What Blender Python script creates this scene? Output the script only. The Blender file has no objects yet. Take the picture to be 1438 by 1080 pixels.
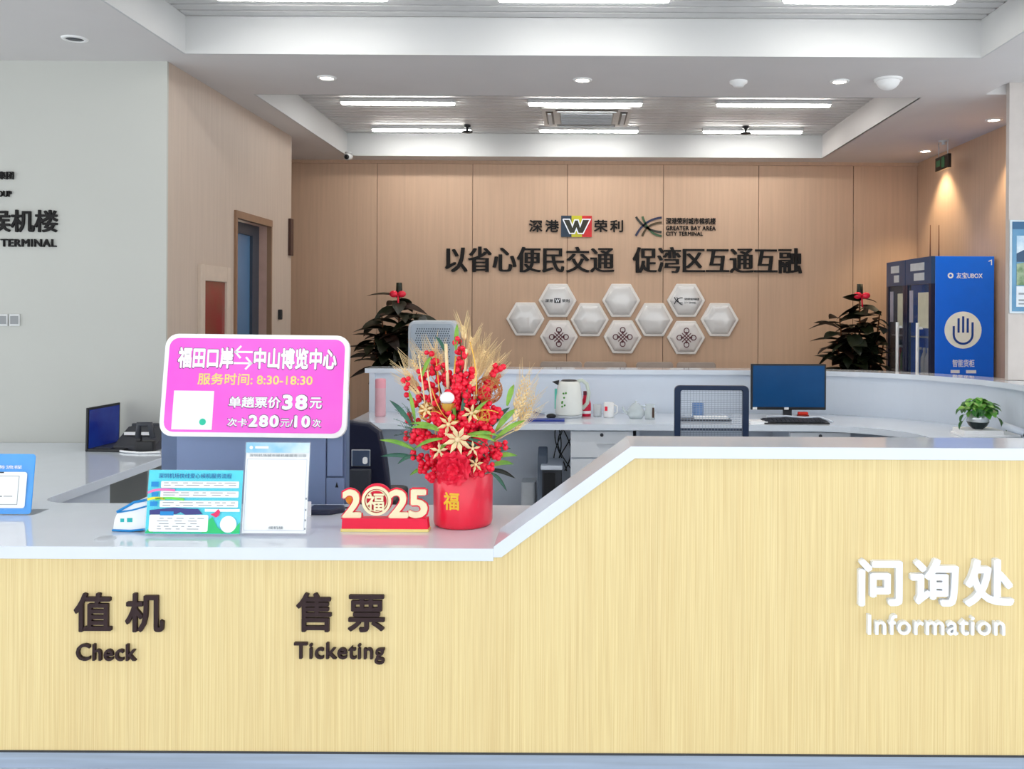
import bpy, bmesh, math, random
from mathutils import Vector, Matrix, Quaternion
random.seed(7)
S = bpy.context.scene
COL = S.collection
PI = math.pi

# ------------------------------------------------------------------ camera, world, light, exposure
F = 1300.0; VX = 812.0; VY = 435.0; CZ = 1.51; ROLL = math.radians(0.30)
cam_d = bpy.data.cameras.new('camera'); cam = bpy.data.objects.new('camera', cam_d); COL.objects.link(cam)
cam_d.sensor_width = 36; cam_d.lens = F / 1438 * 36
cam_d.shift_x = -(VX - 719) / 1438; cam_d.shift_y = -(540 - VY) / 1438
cam_d.clip_start = 0.05; cam_d.clip_end = 100
cam.matrix_world = Matrix.Translation((0, 0, CZ)) @ Matrix.Rotation(PI/2, 4, 'X') @ Matrix.Rotation(ROLL, 4, 'Z')
S.camera = cam
S.view_settings.view_transform = 'Standard'; S.view_settings.look = 'None'
S.view_settings.gamma = 1; S.view_settings.use_curve_mapping = False
S.view_settings.exposure = 1.03
w = bpy.data.worlds.new('daylight'); S.world = w; w.use_nodes = True
w.node_tree.nodes['Background'].inputs[0].default_value = (0.93, 0.97, 1.0, 1)
w.node_tree.nodes['Background'].inputs[1].default_value = 1.25
LAMP_E = 18.0; DOWN_E = 14.0; WARM_W = 22.0

def light_spot(name, loc, power, col, ang=70, blend=.6):
    d = bpy.data.lights.new(name, 'SPOT'); d.energy = power; d.color = col; d.spot_size = math.radians(ang)
    d.spot_blend = blend; d.shadow_soft_size = .04
    o = bpy.data.objects.new(name, d); o.location = loc; COL.objects.link(o); return o

# ------------------------------------------------------------------ helpers
def PT(px, py, Y):
    """photograph pixel -> world point at distance Y in front of the lens"""
    x, y = px - VX, py - VY
    c, s = math.cos(ROLL), math.sin(ROLL)
    u = x*c + y*s; v = y*c - x*s
    return Vector((u*Y/F, Y, CZ - v*Y/F))
def XX(px, Y): return (px - VX)*Y/F

def rgb(h):
    h = h.lstrip('#'); r = []
    for i in (0, 2, 4):
        v = int(h[i:i+2], 16)/255; r.append(v/12.92 if v <= .04045 else ((v+.055)/1.055)**2.4)
    return tuple(r) + (1,)

MATS = {}
def mat(name, col, rough=.5, metal=0, var=.06, scale=12, bump=0, emit=None, es=1, alpha=None, trans=0, stretch=None, coat=0, col2=None, ior=1.45):
    if name in MATS: return MATS[name]
    m = bpy.data.materials.new(name); m.use_nodes = True; MATS[name] = m
    nt = m.node_tree; b = nt.nodes['Principled BSDF']
    c = rgb(col) if isinstance(col, str) else tuple(col) + (1,)
    b.inputs['Roughness'].default_value = rough; b.inputs['Metallic'].default_value = metal
    b.inputs['IOR'].default_value = ior
    tc = nt.nodes.new('ShaderNodeTexCoord'); mp = nt.nodes.new('ShaderNodeMapping'); nz = nt.nodes.new('ShaderNodeTexNoise')
    nt.links.new(tc.outputs['Object'], mp.inputs[0]); nt.links.new(mp.outputs[0], nz.inputs['Vector'])
    mp.inputs['Scale'].default_value = stretch or (1, 1, 1)
    nz.inputs['Scale'].default_value = scale; nz.inputs['Detail'].default_value = 4
    cr = nt.nodes.new('ShaderNodeValToRGB')
    if col2: c2 = rgb(col2)
    else: c2 = tuple(min(1, v*(1+var)) for v in c[:3]) + (1,)
    c1 = c if col2 else tuple(v*(1-var) for v in c[:3]) + (1,)
    cr.color_ramp.elements[0].color = c1; cr.color_ramp.elements[1].color = c2
    cr.color_ramp.elements[0].position = .3; cr.color_ramp.elements[1].position = .7
    nt.links.new(nz.outputs['Fac'], cr.inputs[0]); nt.links.new(cr.outputs[0], b.inputs['Base Color'])
    if bump:
        bp = nt.nodes.new('ShaderNodeBump'); bp.inputs['Strength'].default_value = bump; bp.inputs['Distance'].default_value = .002
        nt.links.new(nz.outputs['Fac'], bp.inputs['Height']); nt.links.new(bp.outputs[0], b.inputs['Normal'])
    if emit:
        b.inputs['Emission Color'].default_value = rgb(emit); b.inputs['Emission Strength'].default_value = es
    if alpha is not None: b.inputs['Alpha'].default_value = alpha
    if trans: b.inputs['Transmission Weight'].default_value = trans
    if coat: b.inputs['Coat Weight'].default_value = coat; b.inputs['Coat Roughness'].default_value = .05
    return m

class MB:
    def __init__(s): s.v = []; s.f = []; s.sm = []
    def add(s, vs, fs, smooth=False):
        n = len(s.v); s.v += [Vector(v) for v in vs]; s.f += [[i+n for i in f] for f in fs]; s.sm += [smooth]*len(fs); return s
    def box(s, a, b):
        x0, x1 = sorted((a[0], b[0])); y0, y1 = sorted((a[1], b[1])); z0, z1 = sorted((a[2], b[2]))
        return s.add([(x0,y0,z0),(x1,y0,z0),(x1,y1,z0),(x0,y1,z0),(x0,y0,z1),(x1,y0,z1),(x1,y1,z1),(x0,y1,z1)],
                     [(0,3,2,1),(4,5,6,7),(0,1,5,4),(1,2,6,5),(2,3,7,6),(3,0,4,7)])
    def prism(s, poly, f0, f1, smooth=False):
        """poly: 2D ccw list; f0, f1: functions (a,b)->3D for the two caps"""
        n = len(poly); vs = [f0(*p) for p in poly] + [f1(*p) for p in poly]
        fs = [tuple(range(n-1, -1, -1)), tuple(range(n, 2*n))]
        k = len(s.f); s.add(vs, fs)
        base = len(s.v) - 2*n
        for i in range(n):
            j = (i+1) % n; s.f.append([base+i, base+j, base+n+j, base+n+i]); s.sm.append(smooth)
        return s
    def prism_z(s, poly, z0, z1, smooth=False): return s.prism(poly, lambda a, b: (a, b, z0), lambda a, b: (a, b, z1), smooth)
    def prism_y(s, poly, y0, y1, smooth=False): return s.prism(poly, lambda a, b: (a, y1, b), lambda a, b: (a, y0, b), smooth)
    def lathe(s, prof, c=(0,0,0), seg=24, smooth=True):
        n = len(prof); vs = []
        for i in range(seg):
            a = 2*PI*i/seg
            for r, z in prof: vs.append((c[0]+r*math.cos(a), c[1]+r*math.sin(a), c[2]+z))
        fs = []
        for i in range(seg):
            j = (i+1) % seg
            for k in range(n-1): fs.append((i*n+k, j*n+k, j*n+k+1, i*n+k+1))
        return s.add(vs, fs, smooth)
    def tube(s, pts, r, seg=8, caps=True, flat=None):
        pts = [Vector(p) for p in pts]; n = len(pts); rs = r if isinstance(r, (list, tuple)) else [r]*n
        vs = []; up = None
        for i, p in enumerate(pts):
            d = (pts[min(i+1, n-1)] - pts[max(i-1, 0)]).normalized()
            if up is None:
                up = Vector((0, 0, 1)) if abs(d.z) < .9 else Vector((0, 1, 0))
            a = d.cross(up)
            if a.length < 1e-4: a = d.orthogonal()
            a.normalize(); b = a.cross(d).normalized(); up = b
            for k in range(seg):
                t = 2*PI*k/seg; vs.append(p + a*math.cos(t)*rs[i] + b*math.sin(t)*rs[i]*(flat or 1))
        fs = []
        for i in range(n-1):
            for k in range(seg):
                l = (k+1) % seg; fs.append((i*seg+k, i*seg+l, (i+1)*seg+l, (i+1)*seg+k))
        if caps: fs += [tuple(range(seg-1, -1, -1)), tuple(range((n-1)*seg, n*seg))]
        return s.add(vs, fs, True)
    def sphere(s, c, r, u=10, v=7, sq=(1,1,1)):
        vs = [(c[0], c[1], c[2]+r*sq[2])]; fs = []
        for j in range(1, v):
            p = PI*j/v
            for i in range(u):
                a = 2*PI*i/u; vs.append((c[0]+r*sq[0]*math.sin(p)*math.cos(a), c[1]+r*sq[1]*math.sin(p)*math.sin(a), c[2]+r*sq[2]*math.cos(p)))
        vs.append((c[0], c[1], c[2]-r*sq[2]))
        for i in range(u): fs.append((0, 1+i, 1+(i+1) % u))
        for j in range(v-2):
            for i in range(u): fs.append((1+j*u+i, 1+(j+1)*u+i, 1+(j+1)*u+(i+1) % u, 1+j*u+(i+1) % u))
        e = len(vs)-1
        for i in range(u): fs.append((e, 1+(v-2)*u+(i+1) % u, 1+(v-2)*u+i))
        return s.add(vs, fs, True)
    def xf(s, M):
        s.v = [M @ v for v in s.v]; return s
    def mesh(s, name):
        me = bpy.data.meshes.new(name); me.from_pydata([tuple(v) for v in s.v], [], s.f)
        me.polygons.foreach_set('use_smooth', s.sm); me.update(); return me

def rbox2(x0, y0, x1, y1, r, seg=5):
    """rounded rectangle outline, counterclockwise"""
    out = []
    for cx, cy, a0 in ((x1-r, y0+r, -PI/2), (x1-r, y1-r, 0), (x0+r, y1-r, PI/2), (x0+r, y0+r, PI)):
        for i in range(seg+1):
            a = a0 + PI/2*i/seg; out.append((cx+r*math.cos(a), cy+r*math.sin(a)))
    return out

def root(name, label, cat, loc, rz=0, group=None):
    o = bpy.data.objects.new(name, None); COL.objects.link(o); o.empty_display_size = .05
    o.location = loc; o.rotation_euler = (0, 0, rz); o['label'] = label; o['category'] = cat
    if group: o['group'] = group
    return o
def top_of(o):
    while o.parent: o = o.parent
    return o
def part(name, mb, m, parent, world=True, bevel=0, label=None, stuff=False, seg=2):
    if world:
        t = top_of(parent)
        M = (Matrix.Translation(t.location) @ t.rotation_euler.to_matrix().to_4x4()).inverted(); mb.xf(M)
    me = mb.mesh(name); me.materials.append(m)
    o = bpy.data.objects.new(name, me); COL.objects.link(o); o.parent = parent
    if bevel: bev(o, bevel, seg)
    if label: o['label'] = label
    if stuff: o['kind'] = 'stuff'
    return o
def bev(o, wdt, seg=2):
    b = o.modifiers.new('bevel', 'BEVEL'); b.width = wdt; b.segments = seg; b.limit_method = 'ANGLE'; b.angle_limit = math.radians(40)
def single(name, mb, m, label=None, cat=None, group=None, struct=False, bevel=0):
    xs = [v.x for v in mb.v]; ys = [v.y for v in mb.v]; zs = [v.z for v in mb.v]
    c = Vector(((min(xs)+max(xs))/2, (min(ys)+max(ys))/2, min(zs)))
    mb.xf(Matrix.Translation(-c)); me = mb.mesh(name); me.materials.append(m)
    o = bpy.data.objects.new(name, me); COL.objects.link(o); o.location = c
    if label: o['label'] = label
    if cat: o['category'] = cat
    if group: o['group'] = group
    if struct: o['kind'] = 'structure'
    if bevel: bev(o, bevel)
    return o
def dup(r, loc, rz=None, label=None):
    c = r.copy(); COL.objects.link(c); c.location = loc
    if rz is not None: c.rotation_euler = (0, 0, rz)
    if label: c['label'] = label
    for ch in list(r.children):
        d = ch.copy(); COL.objects.link(d); d.parent = c
        for g in list(ch.children):
            e = g.copy(); COL.objects.link(e); e.parent = d
    return c

# text ------------------------------------------------------------------------------------
_tc = bpy.data.curves.new('glyphs', 'FONT'); _to = bpy.data.objects.new('glyphs', _tc); COL.objects.link(_to)
_cache = {}
def glyph(s_, bold=0.0, extr=0.05, fat=0.0):
    k = (s_, bold, extr, fat)
    if k in _cache: return _cache[k]
    lat = all(ord(c_) < 256 for c_ in s_)
    _tc.body = s_; _tc.size = 1; _tc.extrude = extr; _tc.offset = 0; _tc.resolution_u = 3; _tc.space_character = 1.0 + (2.4*bold if lat else 0) + (.05 if lat else 0)
    bpy.context.view_layer.update()
    me = bpy.data.meshes.new_from_object(_to.evaluated_get(bpy.context.evaluated_depsgraph_get()))
    v = [vv.co.copy() for vv in me.vertices]; f = [list(p.vertices) for p in me.polygons]
    bpy.data.meshes.remove(me)
    if fat or bold > .008:
        V = []; Fc = []
        sh = [(0, 0)] + [(fat*a_, 0) for a_ in (-1, 1) if fat] + ([(bold*math.cos(a_*PI/3+.5), bold*math.sin(a_*PI/3+.5)) for a_ in range(6)] if bold > .008 else [])
        for i, (dx, dy) in enumerate(sh):
            n = len(V); V += [Vector((q.x+dx, q.y+dy, q.z*(1-.004*i))) for q in v]; Fc += [[a+n for a in ff] for ff in f]
        v, f = V, Fc
    _cache[k] = (v, f); return v, f
def bbox2(v):
    return min(q.x for q in v), min(q.y for q in v), max(q.x for q in v), max(q.y for q in v)
def text_mb(s_, fn, bold=.01, fat=0.0, depth=.05):
    """whole string; fn(a,b,c) maps a,b in 0..1 (c in -1..1) to 3D"""
    v, f = glyph(s_, bold, .05, fat); x0, y0, x1, y1 = bbox2(v)
    mb = MB(); mb.add([fn((q.x-x0)/(x1-x0), (q.y-y0)/(y1-y0), q.z/.05) for q in v], f); return mb
def chars_mb(s_, fn, bold=.01, fat=0.0, pitch=1.0):
    """one MB per full-width character, all fitted together into the 0..1 box"""
    out = []; allv = []
    for i, ch in enumerate(s_):
        if ch == ' ': continue
        v, f = glyph(ch, bold, .05, fat); vv = [Vector((q.x+i*pitch, q.y, q.z)) for q in v]; out.append((vv, f)); allv += vv
    x0, y0, x1, y1 = bbox2(allv)
    return [MB().add([fn((q.x-x0)/(x1-x0), (q.y-y0)/(y1-y0), q.z/.05) for q in v], f) for v, f in out]
def frontal(x0, y0, x1, y1, Y, th):
    """box in photograph pixels on the plane at distance Y, raised th towards the viewer"""
    A = PT(x0, y1, Y); B = PT(x1, y0, Y)
    return lambda a, b, c: Vector((A.x+(B.x-A.x)*a, Y - th/2 - c*th/2, A.z+(B.z-A.z)*b))
class Plane:
    """a flat sheet: o = top-left corner, U to the right, V downwards (full size), N towards the viewer"""
    def __init__(s, o, U, V): s.o = Vector(o); s.U = Vector(U); s.V = Vector(V); s.N = s.V.cross(s.U).normalized() * 1.0
    def p(s, a, b, h=0): return s.o + s.U*a + s.V*b + s.N*h
    def quad(s, a0, b0, a1, b1, h, th=.0006, r=0, mb=None):
        mb = mb or MB()
        if r:
            w_, h_ = s.U.length, s.V.length
            poly = [(x/w_, y/h_) for x, y in rbox2(a0*w_, b0*h_, a1*w_, b1*h_, r)]
        else: poly = [(a0, b0), (a1, b0), (a1, b1), (a0, b1)]
        poly = poly[::-1]
        return mb.prism(poly, lambda a, b: s.p(a, b, h), lambda a, b: s.p(a, b, h+th))
    def poly(s, pts, h, th=.0006, mb=None):
        mb = mb or MB()
        ar = sum(pts[i][0]*pts[(i+1) % len(pts)][1]-pts[(i+1) % len(pts)][0]*pts[i][1] for i in range(len(pts)))
        if ar > 0: pts = pts[::-1]
        return mb.prism(pts, lambda a, b: s.p(a, b, h), lambda a, b: s.p(a, b, h+th))
    def disc(s, a, b, r, h, th=.0006, mb=None, seg=24, inner=0):
        mb = mb or MB(); w_, h_ = s.U.length, s.V.length
        ring = lambda rr: [(a+rr/w_*math.cos(2*PI*i/seg), b+rr/h_*math.sin(2*PI*i/seg)) for i in range(seg)]
        if not inner: return s.poly(ring(r), h, th, mb)
        o_, i_ = ring(r), ring(inner)
        vs = [s.p(*q, h+th) for q in o_] + [s.p(*q, h+th) for q in i_] + [s.p(*q, h) for q in o_] + [s.p(*q, h) for q in i_]
        fs = []
        for k in range(seg):
            l = (k+1) % seg
            fs += [(k, l, seg+l, seg+k), (2*seg+k, 2*seg+l, l, k), (seg+k, seg+l, 3*seg+l, 3*seg+k)]
        return mb.add(vs, fs)
    def fn(s, a0, b0, a1, b1, h, th=.0008):
        return lambda a, b, c: s.p(a0+(a1-a0)*a, b1+(b0-b1)*b, h+th/2+c*th/2)
def fplane(x0, y0, x1, y1, Y):
    a = PT(x0, y0, Y); b = PT(x1, y1, Y)
    return Plane(a, (b.x-a.x, 0, 0), (0, 0, b.z-a.z))
def bars(pl, rects, h, th=.0006):
    mb = MB()
    for q in rects: pl.quad(*q, h, th, mb=mb)
    return mb

# ------------------------------------------------------------------ materials
M_ceil = mat('ceiling_paint', '#d6d3d2', .75, var=.015, scale=3)
M_cface = mat('coffer_paint', '#c3c4c4', .7, var=.01, scale=3)
M_fix = mat('fixture_white', '#f1f1f0', .5, var=.01)
M_slat = mat('slat_metal', '#c9c9c9', .5, var=.03)
M_slatback = mat('plenum_grey', '#8e8e8e', .8)
M_wallw = mat('wall_white', '#bfc0ba', .7, var=.02, scale=1.5)
M_wallb = mat('wall_beige_wood', '#c9a98f', .55, var=.05, scale=14, stretch=(3, 3, .12), bump=.02)
M_walll = mat('wall_left_beige', '#bfae9f', .55, var=.05, scale=14, stretch=(3, 3, .12), bump=.02)
M_wallj = mat('wall_joint', '#7d6350', .8)
M_floor = mat('floor_tile', '#d4d6d8', .22, var=.04, scale=2)
M_top = mat('white_stone_top', '#e2eaf4', .09, var=.012, scale=8, coat=.3)
M_white = mat('white_laminate', '#d9e2ee', .35, var=.015, scale=5)
M_steel = mat('brushed_steel', '#b4c4da', .3, metal=.4, var=.12, scale=6, stretch=(.4, 1, 12))
M_black = mat('black_plastic', '#15161a', .4)
M_dgrey = mat('dark_grey_plastic', '#3a3d44', .45)
M_char = mat('character_bronze', '#2b1519', .6)
M_charw = mat('character_white', '#f4f8ff', .3, var=.01)
M_chark = mat('character_black', '#0b0808', .75)
M_lamp = mat('lamp_diffuser', '#ffffff', .4, emit='#fdfbf6', es=LAMP_E)
M_down = mat('downlight_lens', '#ffffff', .4, emit='#fff4e2', es=DOWN_E)
M_glass = mat('clear_glass', '#f4fbfb', .03, trans=1.0, var=0, ior=1.45)
M_acryl = mat('clear_acrylic', '#eef8fa', .04, alpha=.06, var=0)
M_paper = mat('white_paper', '#fbfcfd', .5, var=.01)
M_grey = mat('light_grey_plastic', '#c6ccd2', .4)
M_chrome = mat('chrome', '#d5d8dc', .12, metal=1, var=.02)
M_red = mat('red_lacquer', '#f0203f', .3, coat=.25, var=.05)
M_gold = mat('gold', '#e6b24e', .35, metal=.55, var=.1)
M_leafd = mat('dark_leaf', '#0c1208', .45, col2='#1a2410', scale=9)
M_leafr = mat('reddish_leaf', '#2a1008', .45, col2='#16120a', scale=9)
M_green = mat('green_leaf', '#2f7a2a', .4, col2='#5fa63a', scale=25)
M_cyan = mat('cyan_print', '#12cfe6', .5, var=.05, scale=6)
M_blue = mat('blue_print', '#1b8fd8', .5)
M_navy = mat('navy_print', '#1d3f9a', .5)
M_inkgrey = mat('grey_ink', '#8e969c', .6)
M_ink = mat('black_ink', '#2a2d33', .6)

def wood():
    m = bpy.data.materials.new('straw_wood_veneer'); m.use_nodes = True; nt = m.node_tree; b = nt.nodes['Principled BSDF']
    tc = nt.nodes.new('ShaderNodeTexCoord')
    def nz(sc, scale, det=3):
        mp = nt.nodes.new('ShaderNodeMapping'); mp.inputs['Scale'].default_value = sc; nt.links.new(tc.outputs['Object'], mp.inputs[0])
        n = nt.nodes.new('ShaderNodeTexNoise'); n.inputs['Scale'].default_value = scale; n.inputs['Detail'].default_value = det
        nt.links.new(mp.outputs[0], n.inputs['Vector']); return n
    a = nz((60, 1, .35), 6, 3); c = nz((7, 1, .12), 1.6, 3); d = nz((70, 1, .8), 5, 2)
    r1 = nt.nodes.new('ShaderNodeValToRGB'); e = r1.color_ramp.elements
    e[0].position = .33; e[1].position = .68; e[0].color = rgb('#e2c88e'); e[1].color = rgb('#f9e9b4')
    nt.links.new(a.outputs['Fac'], r1.inputs[0])
    r2 = nt.nodes.new('ShaderNodeValToRGB'); e = r2.color_ramp.elements
    e[0].position = .3; e[1].position = .75; e[0].color = rgb('#e2ca92'); e[1].color = rgb('#ecd79c')
    nt.links.new(c.outputs['Fac'], r2.inputs[0])
    mx = nt.nodes.new('ShaderNodeMix'); mx.data_type = 'RGBA'; mx.inputs[0].default_value = .45
    nt.links.new(r1.outputs[0], mx.inputs[6]); nt.links.new(r2.outputs[0], mx.inputs[7])
    r3 = nt.nodes.new('ShaderNodeValToRGB'); e = r3.color_ramp.elements
    e[0].position = .35; e[1].position = .6; e[0].color = (.92, .90, .87, 1); e[1].color = (1, 1, 1, 1)
    nt.links.new(d.outputs['Fac'], r3.inputs[0])
    m2 = nt.nodes.new('ShaderNodeMix'); m2.data_type = 'RGBA'; m2.blend_type = 'MULTIPLY'; m2.inputs[0].default_value = .8
    nt.links.new(mx.outputs[2], m2.inputs[6]); nt.links.new(r3.outputs[0], m2.inputs[7])
    nt.links.new(m2.outputs[2], b.inputs['Base Color']); b.inputs['Roughness'].default_value = .5
    bp = nt.nodes.new('ShaderNodeBump'); bp.inputs['Strength'].default_value = .15; bp.inputs['Distance'].default_value = .001
    nt.links.new(a.outputs['Fac'], bp.inputs['Height']); nt.links.new(bp.outputs[0], b.inputs['Normal'])
    return m
M_wood = wood()

# ------------------------------------------------------------------ setting
HC = CZ + 1.41        # soffit height 2.92
HT = HC + .21         # coffer ceiling
XL, XR, YB = -2.36, 3.22, 8.8
single('floor', MB().box((-9, -6, -.1), (9, 9.2, 0)), M_floor, struct=True)

# ceiling: soffit with two coffers and a shallow side recess
c1 = (-2.2, .3, 2.24, 5.15); c2 = (-2.15, 6.1, 2.255, 8.55); rc = (2.63, -2.5, 4.6, 6.0)
ce = MB(); T = HT + .12
def slab(x0, y0, x1, y1): ce.box((x0, y0, HC), (x1, y1, T))
slab(-7, -2.5, c1[0], 9.2)
slab(c1[0], -2.5, c1[2], c1[1]); slab(c1[0], c1[3], c1[2], c2[1])
slab(c1[2], -2.5, rc[0], 9.2)
slab(c2[0]-.05, c2[3], c1[2], 9.2)
slab(rc[0], rc[3], 5, 9.2)
ce.box((c1[0], c2[1], HC), (c2[0], c2[3], T))
ce.box((rc[0], -2.5, HC+.065), (5, rc[3], T))
ceiling = single('ceiling', ce, M_ceil, struct=True)
def coffer(c):
    x0, y0, x1, y1 = c; g = .012
    for q in (((x0, y0, HC), (x0+g, y1, HT)), ((x1-g, y0, HC), (x1, y1, HT)), ((x0+g, y1-g, HC), (x1-g, y1, HT)), ((x0+g, y0, HC), (x1-g, y0+g, HT))):
        part('coffer_side', MB().box(*q), M_cface, ceiling)
    part('coffer_top', MB().box((x0, y0, HT+.06), (x1, y1, HT+.08)), M_slatback, ceiling)
    n = int((y1-y0)/.1); st = (y1-y0-.03)/n; me = None
    for i in range(n):
        yy = y1-.02-st*i
        if me is None:
            me = MB().box((x0+.014, -.075, 0), (x1-.014, 0, .03)).mesh('slat'); me.materials.append(M_slat)
        o = bpy.data.objects.new('slat', me); COL.objects.link(o); o.parent = ceiling
        o.location = Vector((0, yy, HT)) - ceiling.location
coffer(c1); coffer(c2)

wl = MB().box((-7, 5.3, 0), (XL, 5.318, HC)); single('wall_left_front', wl, M_wallw, struct=True)
dy0, dy1, dz = 6.34, 7.09, 2.18
hy0, hy1, hz0, hz1 = 5.74, 6.22, .55, 1.78
wlm = MB()
for a, b in (((5.318, 0), (hy0, HC)), ((hy0, 0), (hy1, hz0)), ((hy0, hz1), (hy1, HC)), ((hy1, 0), (dy0, HC)), ((dy0, dz), (dy1, HC)), ((dy1, 0), (7.6, HC))):
    wlm.box((XL-.2, a[0], a[1]), (XL, b[0], b[1]))
wlm.box((-3.6, 7.5, 0), (XL-.2, 7.6, HC))
single('wall_left', wlm, M_walll, struct=True)
single('wall_alcove', MB().box((-3.7, 7.6, 0), (-3.6, 9, HC)), M_wallb, struct=True)
wb = single('wall_back', MB().box((-3.6, YB+.012, 0), (XR+.3, YB+.15, HC)), M_wallj, struct=True)
seams = [-3.6, -2.82, -1.916, -1.009, -.108, .805, 1.71, 2.61, XR]
for a, b in zip(seams, seams[1:]):
    part('wall_panel', MB().box((a+.003, YB, .0), (b-.003, YB+.012, HC)), M_wallb, wb)
single('trim_1', MB().box((-3.6, YB-.025, HC-.03), (XR, YB, HC)), M_wallb, struct=True)
single('wall_right', MB().box((XR, 6.0, 0), (XR+.15, YB+.012, HC)), M_wallb, struct=True)
cl = MB().prism_y([(2.98, 0), (3.9, 0), (3.9, HC+.065), (2.765, HC+.065), (2.765, 1.072), (2.98, 1.072)], 5.95, 5.995); single('wall_right_front', cl, mat('column_paint', '#c9c2bd', .6, var=.03), struct=True)
single('baseboard_back', MB().box((-3.6, YB-.012, 0), (XR, YB, .1)), M_steel, struct=True)

# door in the left wall
dr = root('door_1', 'blue glass door with brown timber frame set in the beige left wall', 'door', (XL, (dy0+dy1)/2, 0)); dr['kind'] = 'structure'
M_frame = mat('door_frame_brown', '#8a6a52', .5, stretch=(2, 2, .2))
fr = MB(); fr.box((XL-.02, dy0, 0), (XL+.015, dy0+.03, dz)); fr.box((XL-.02, dy1-.02, 0), (XL+.015, dy1, dz)); fr.box((XL-.021, dy0-.001, dz-.05), (XL+.017, dy1+.001, dz+.001))
part('door_frame', fr, M_frame, dr)
part('door_reveal', MB().box((XL-.2, dy1-.02, 0), (XL-.02, dy1, dz-.02)).box((XL-.2, dy0, 0), (XL-.02, dy0+.02, dz-.02)), mat('reveal_pink', '#b39286', .6), dr)
part('door_stile', MB().box((XL-.13, dy1-.16, .0), (XL-.08, dy1-.02, dz-.05)).box((XL-.13, dy0+.02, dz-.13), (XL-.08, dy1-.16, dz-.05)).box((XL-.13, dy0+.02, 0), (XL-.08, dy0+.07, dz-.13)), mat('door_stile_dark', '#39414d', .4), dr)
part('door_pane', MB().box((XL-.11, dy0+.07, .02), (XL-.1, dy1-.16, dz-.13)), mat('blue_grey_glass', '#51759a', .2, var=.1, scale=2), dr)

# fire hydrant cabinet
hc = root('hydrant_cabinet', 'recessed fire hose cabinet with beige frame and red glass front in the left wall', 'cabinet', (XL, (hy0+hy1)/2, hz0))
part('cabinet_box', MB().box((XL-.18, hy0+.01, hz0+.01), (XL-.02, hy1-.01, hz1-.01)), M_wallb, hc)
f_ = MB(); X0, X1 = XL-.02, XL+.025
f_.box((X0, hy0, hz0), (X1, hy0+.06, hz1)); f_.box((X0, hy1-.06, hz0), (X1, hy1, hz1)); f_.box((X0, hy0+.06, hz1-.1), (X1, hy1-.06, hz1)); f_.box((X0, hy0+.06, hz0), (X1, hy1-.06, hz0+.08))
part('cabinet_frame', f_, mat('cabinet_frame_beige', '#c7b6a6', .4), hc, bevel=.004)
part('door_panel', MB().box((XL-.02, hy0+.06, hz0+.08), (XL+.008, hy1-.06, hz1-.1)), mat('red_glass', '#8f2f33', .15, col2='#7a4a38', scale=3), hc)
single('pull_handle', MB().box((XL, 7.27, 1.42), (XL+.03, 7.30, 1.50)), M_black, 'small black pull handle on the beige wall right of the glass door', 'handle', bevel=.006)
single('room_sign_plate', MB().box((XL, 7.52, 1.94), (XL+.022, 7.595, 2.24)), mat('dark_brown_plate', '#3c2018', .4), 'narrow dark brown plate at the far end of the left wall', 'sign', bevel=.003)

# ------------------------------------------------------------------ ceiling fixtures
def linear_lamp(px, py, Y, label):
    z = HT - .03; x = px
    r = root('linear_ceiling_lamp', label, 'lamp', (x, Y, z), group='linear lamps in the ceiling coffers')
    part('lamp_housing', MB().box((-.445, -.035, 0), (.445, .035, .03)), M_cface, r, world=False, bevel=.004)
    part('diffuser', MB().prism_z(rbox2(-.435, -.028, .435, .028, .02), -.012, 0), M_lamp, r, world=False)
    return r
for X, n in ((-1.4, 'left'), (.045, 'middle'), (1.5, 'right')):
    linear_lamp(X, 0, 7.15, {'left': 'long white lamp in the back coffer, left one of its front row', 'middle': 'long white lamp just in front of the air conditioner vent', 'right': 'long white lamp in the back coffer, right one of its front row'}[n])
    linear_lamp(X+(.04 if n != 'left' else 0), 0, 8.22, {'left': 'long white lamp in the back coffer, left one nearest the back wall', 'middle': 'long white lamp just behind the air conditioner vent', 'right': 'long white lamp in the back coffer, right one nearest the back wall'}[n])
for X, n in ((-1.42, 'long white lamp in the near coffer, above the left counter and out of the frame'), (.02, 'long white lamp cut by the top of the photo, left one of two'), (1.48, 'long white lamp cut by the top of the photo, right one of two')):
    for y in (4.73,): linear_lamp(X, 0, y, n)
for X, n in ((-1.42, 'left'), (.02, 'middle'), (1.48, 'right')):  # unseen lamp row, added for its light on the room
    linear_lamp(X, 0, 2.4, 'unseen long lamp added for light in the near coffer, %s of its front row' % n)

def downlight(p, label, on=True, r=.05):
    t = root('downlight', label, 'lamp', (p.x, p.y, HC), group='round recessed ceiling lights')
    part('trim_ring', MB().lathe([(r*.78, -.001), (r*.85, -.008), (r*1.15, -.006), (r*1.2, .0)], seg=20), M_fix, t, world=False)
    part('lens', MB().lathe([(0, -.0035), (r*.8, -.0035), (r*.8, .0)], seg=20), M_down if on else M_dgrey, t, world=False)
    return t
def onsoffit(px, py, z=HC):
    v = (py-VY)*math.cos(ROLL) - (px-VX)*math.sin(ROLL); Y = (CZ-z)*F/v; return PT(px, py, Y)
dls = [(459, 109, 'round lit downlight above the left wall end'), (818, 112, 'round lit downlight in the middle of the soffit'), (1179, 114, 'round lit downlight left of the white dome')]
for a, b, l in dls: downlight(onsoffit(a, b), l)
for a, b, l in ((1390, 168, 'lit downlight beside the column over the right wall'), (1297, 212, 'lit downlight beside the exit sign')):
    p = onsoffit(a, b); p.x = 3.04; downlight(p, l)
    light_spot('downlight_beam', (p.x, p.y, HC-.03), WARM_W, (1, .78, .5), 95)
downlight(onsoffit(105, 54), 'unlit round ceiling fitting over the white left wall', on=False, r=.055)
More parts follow.
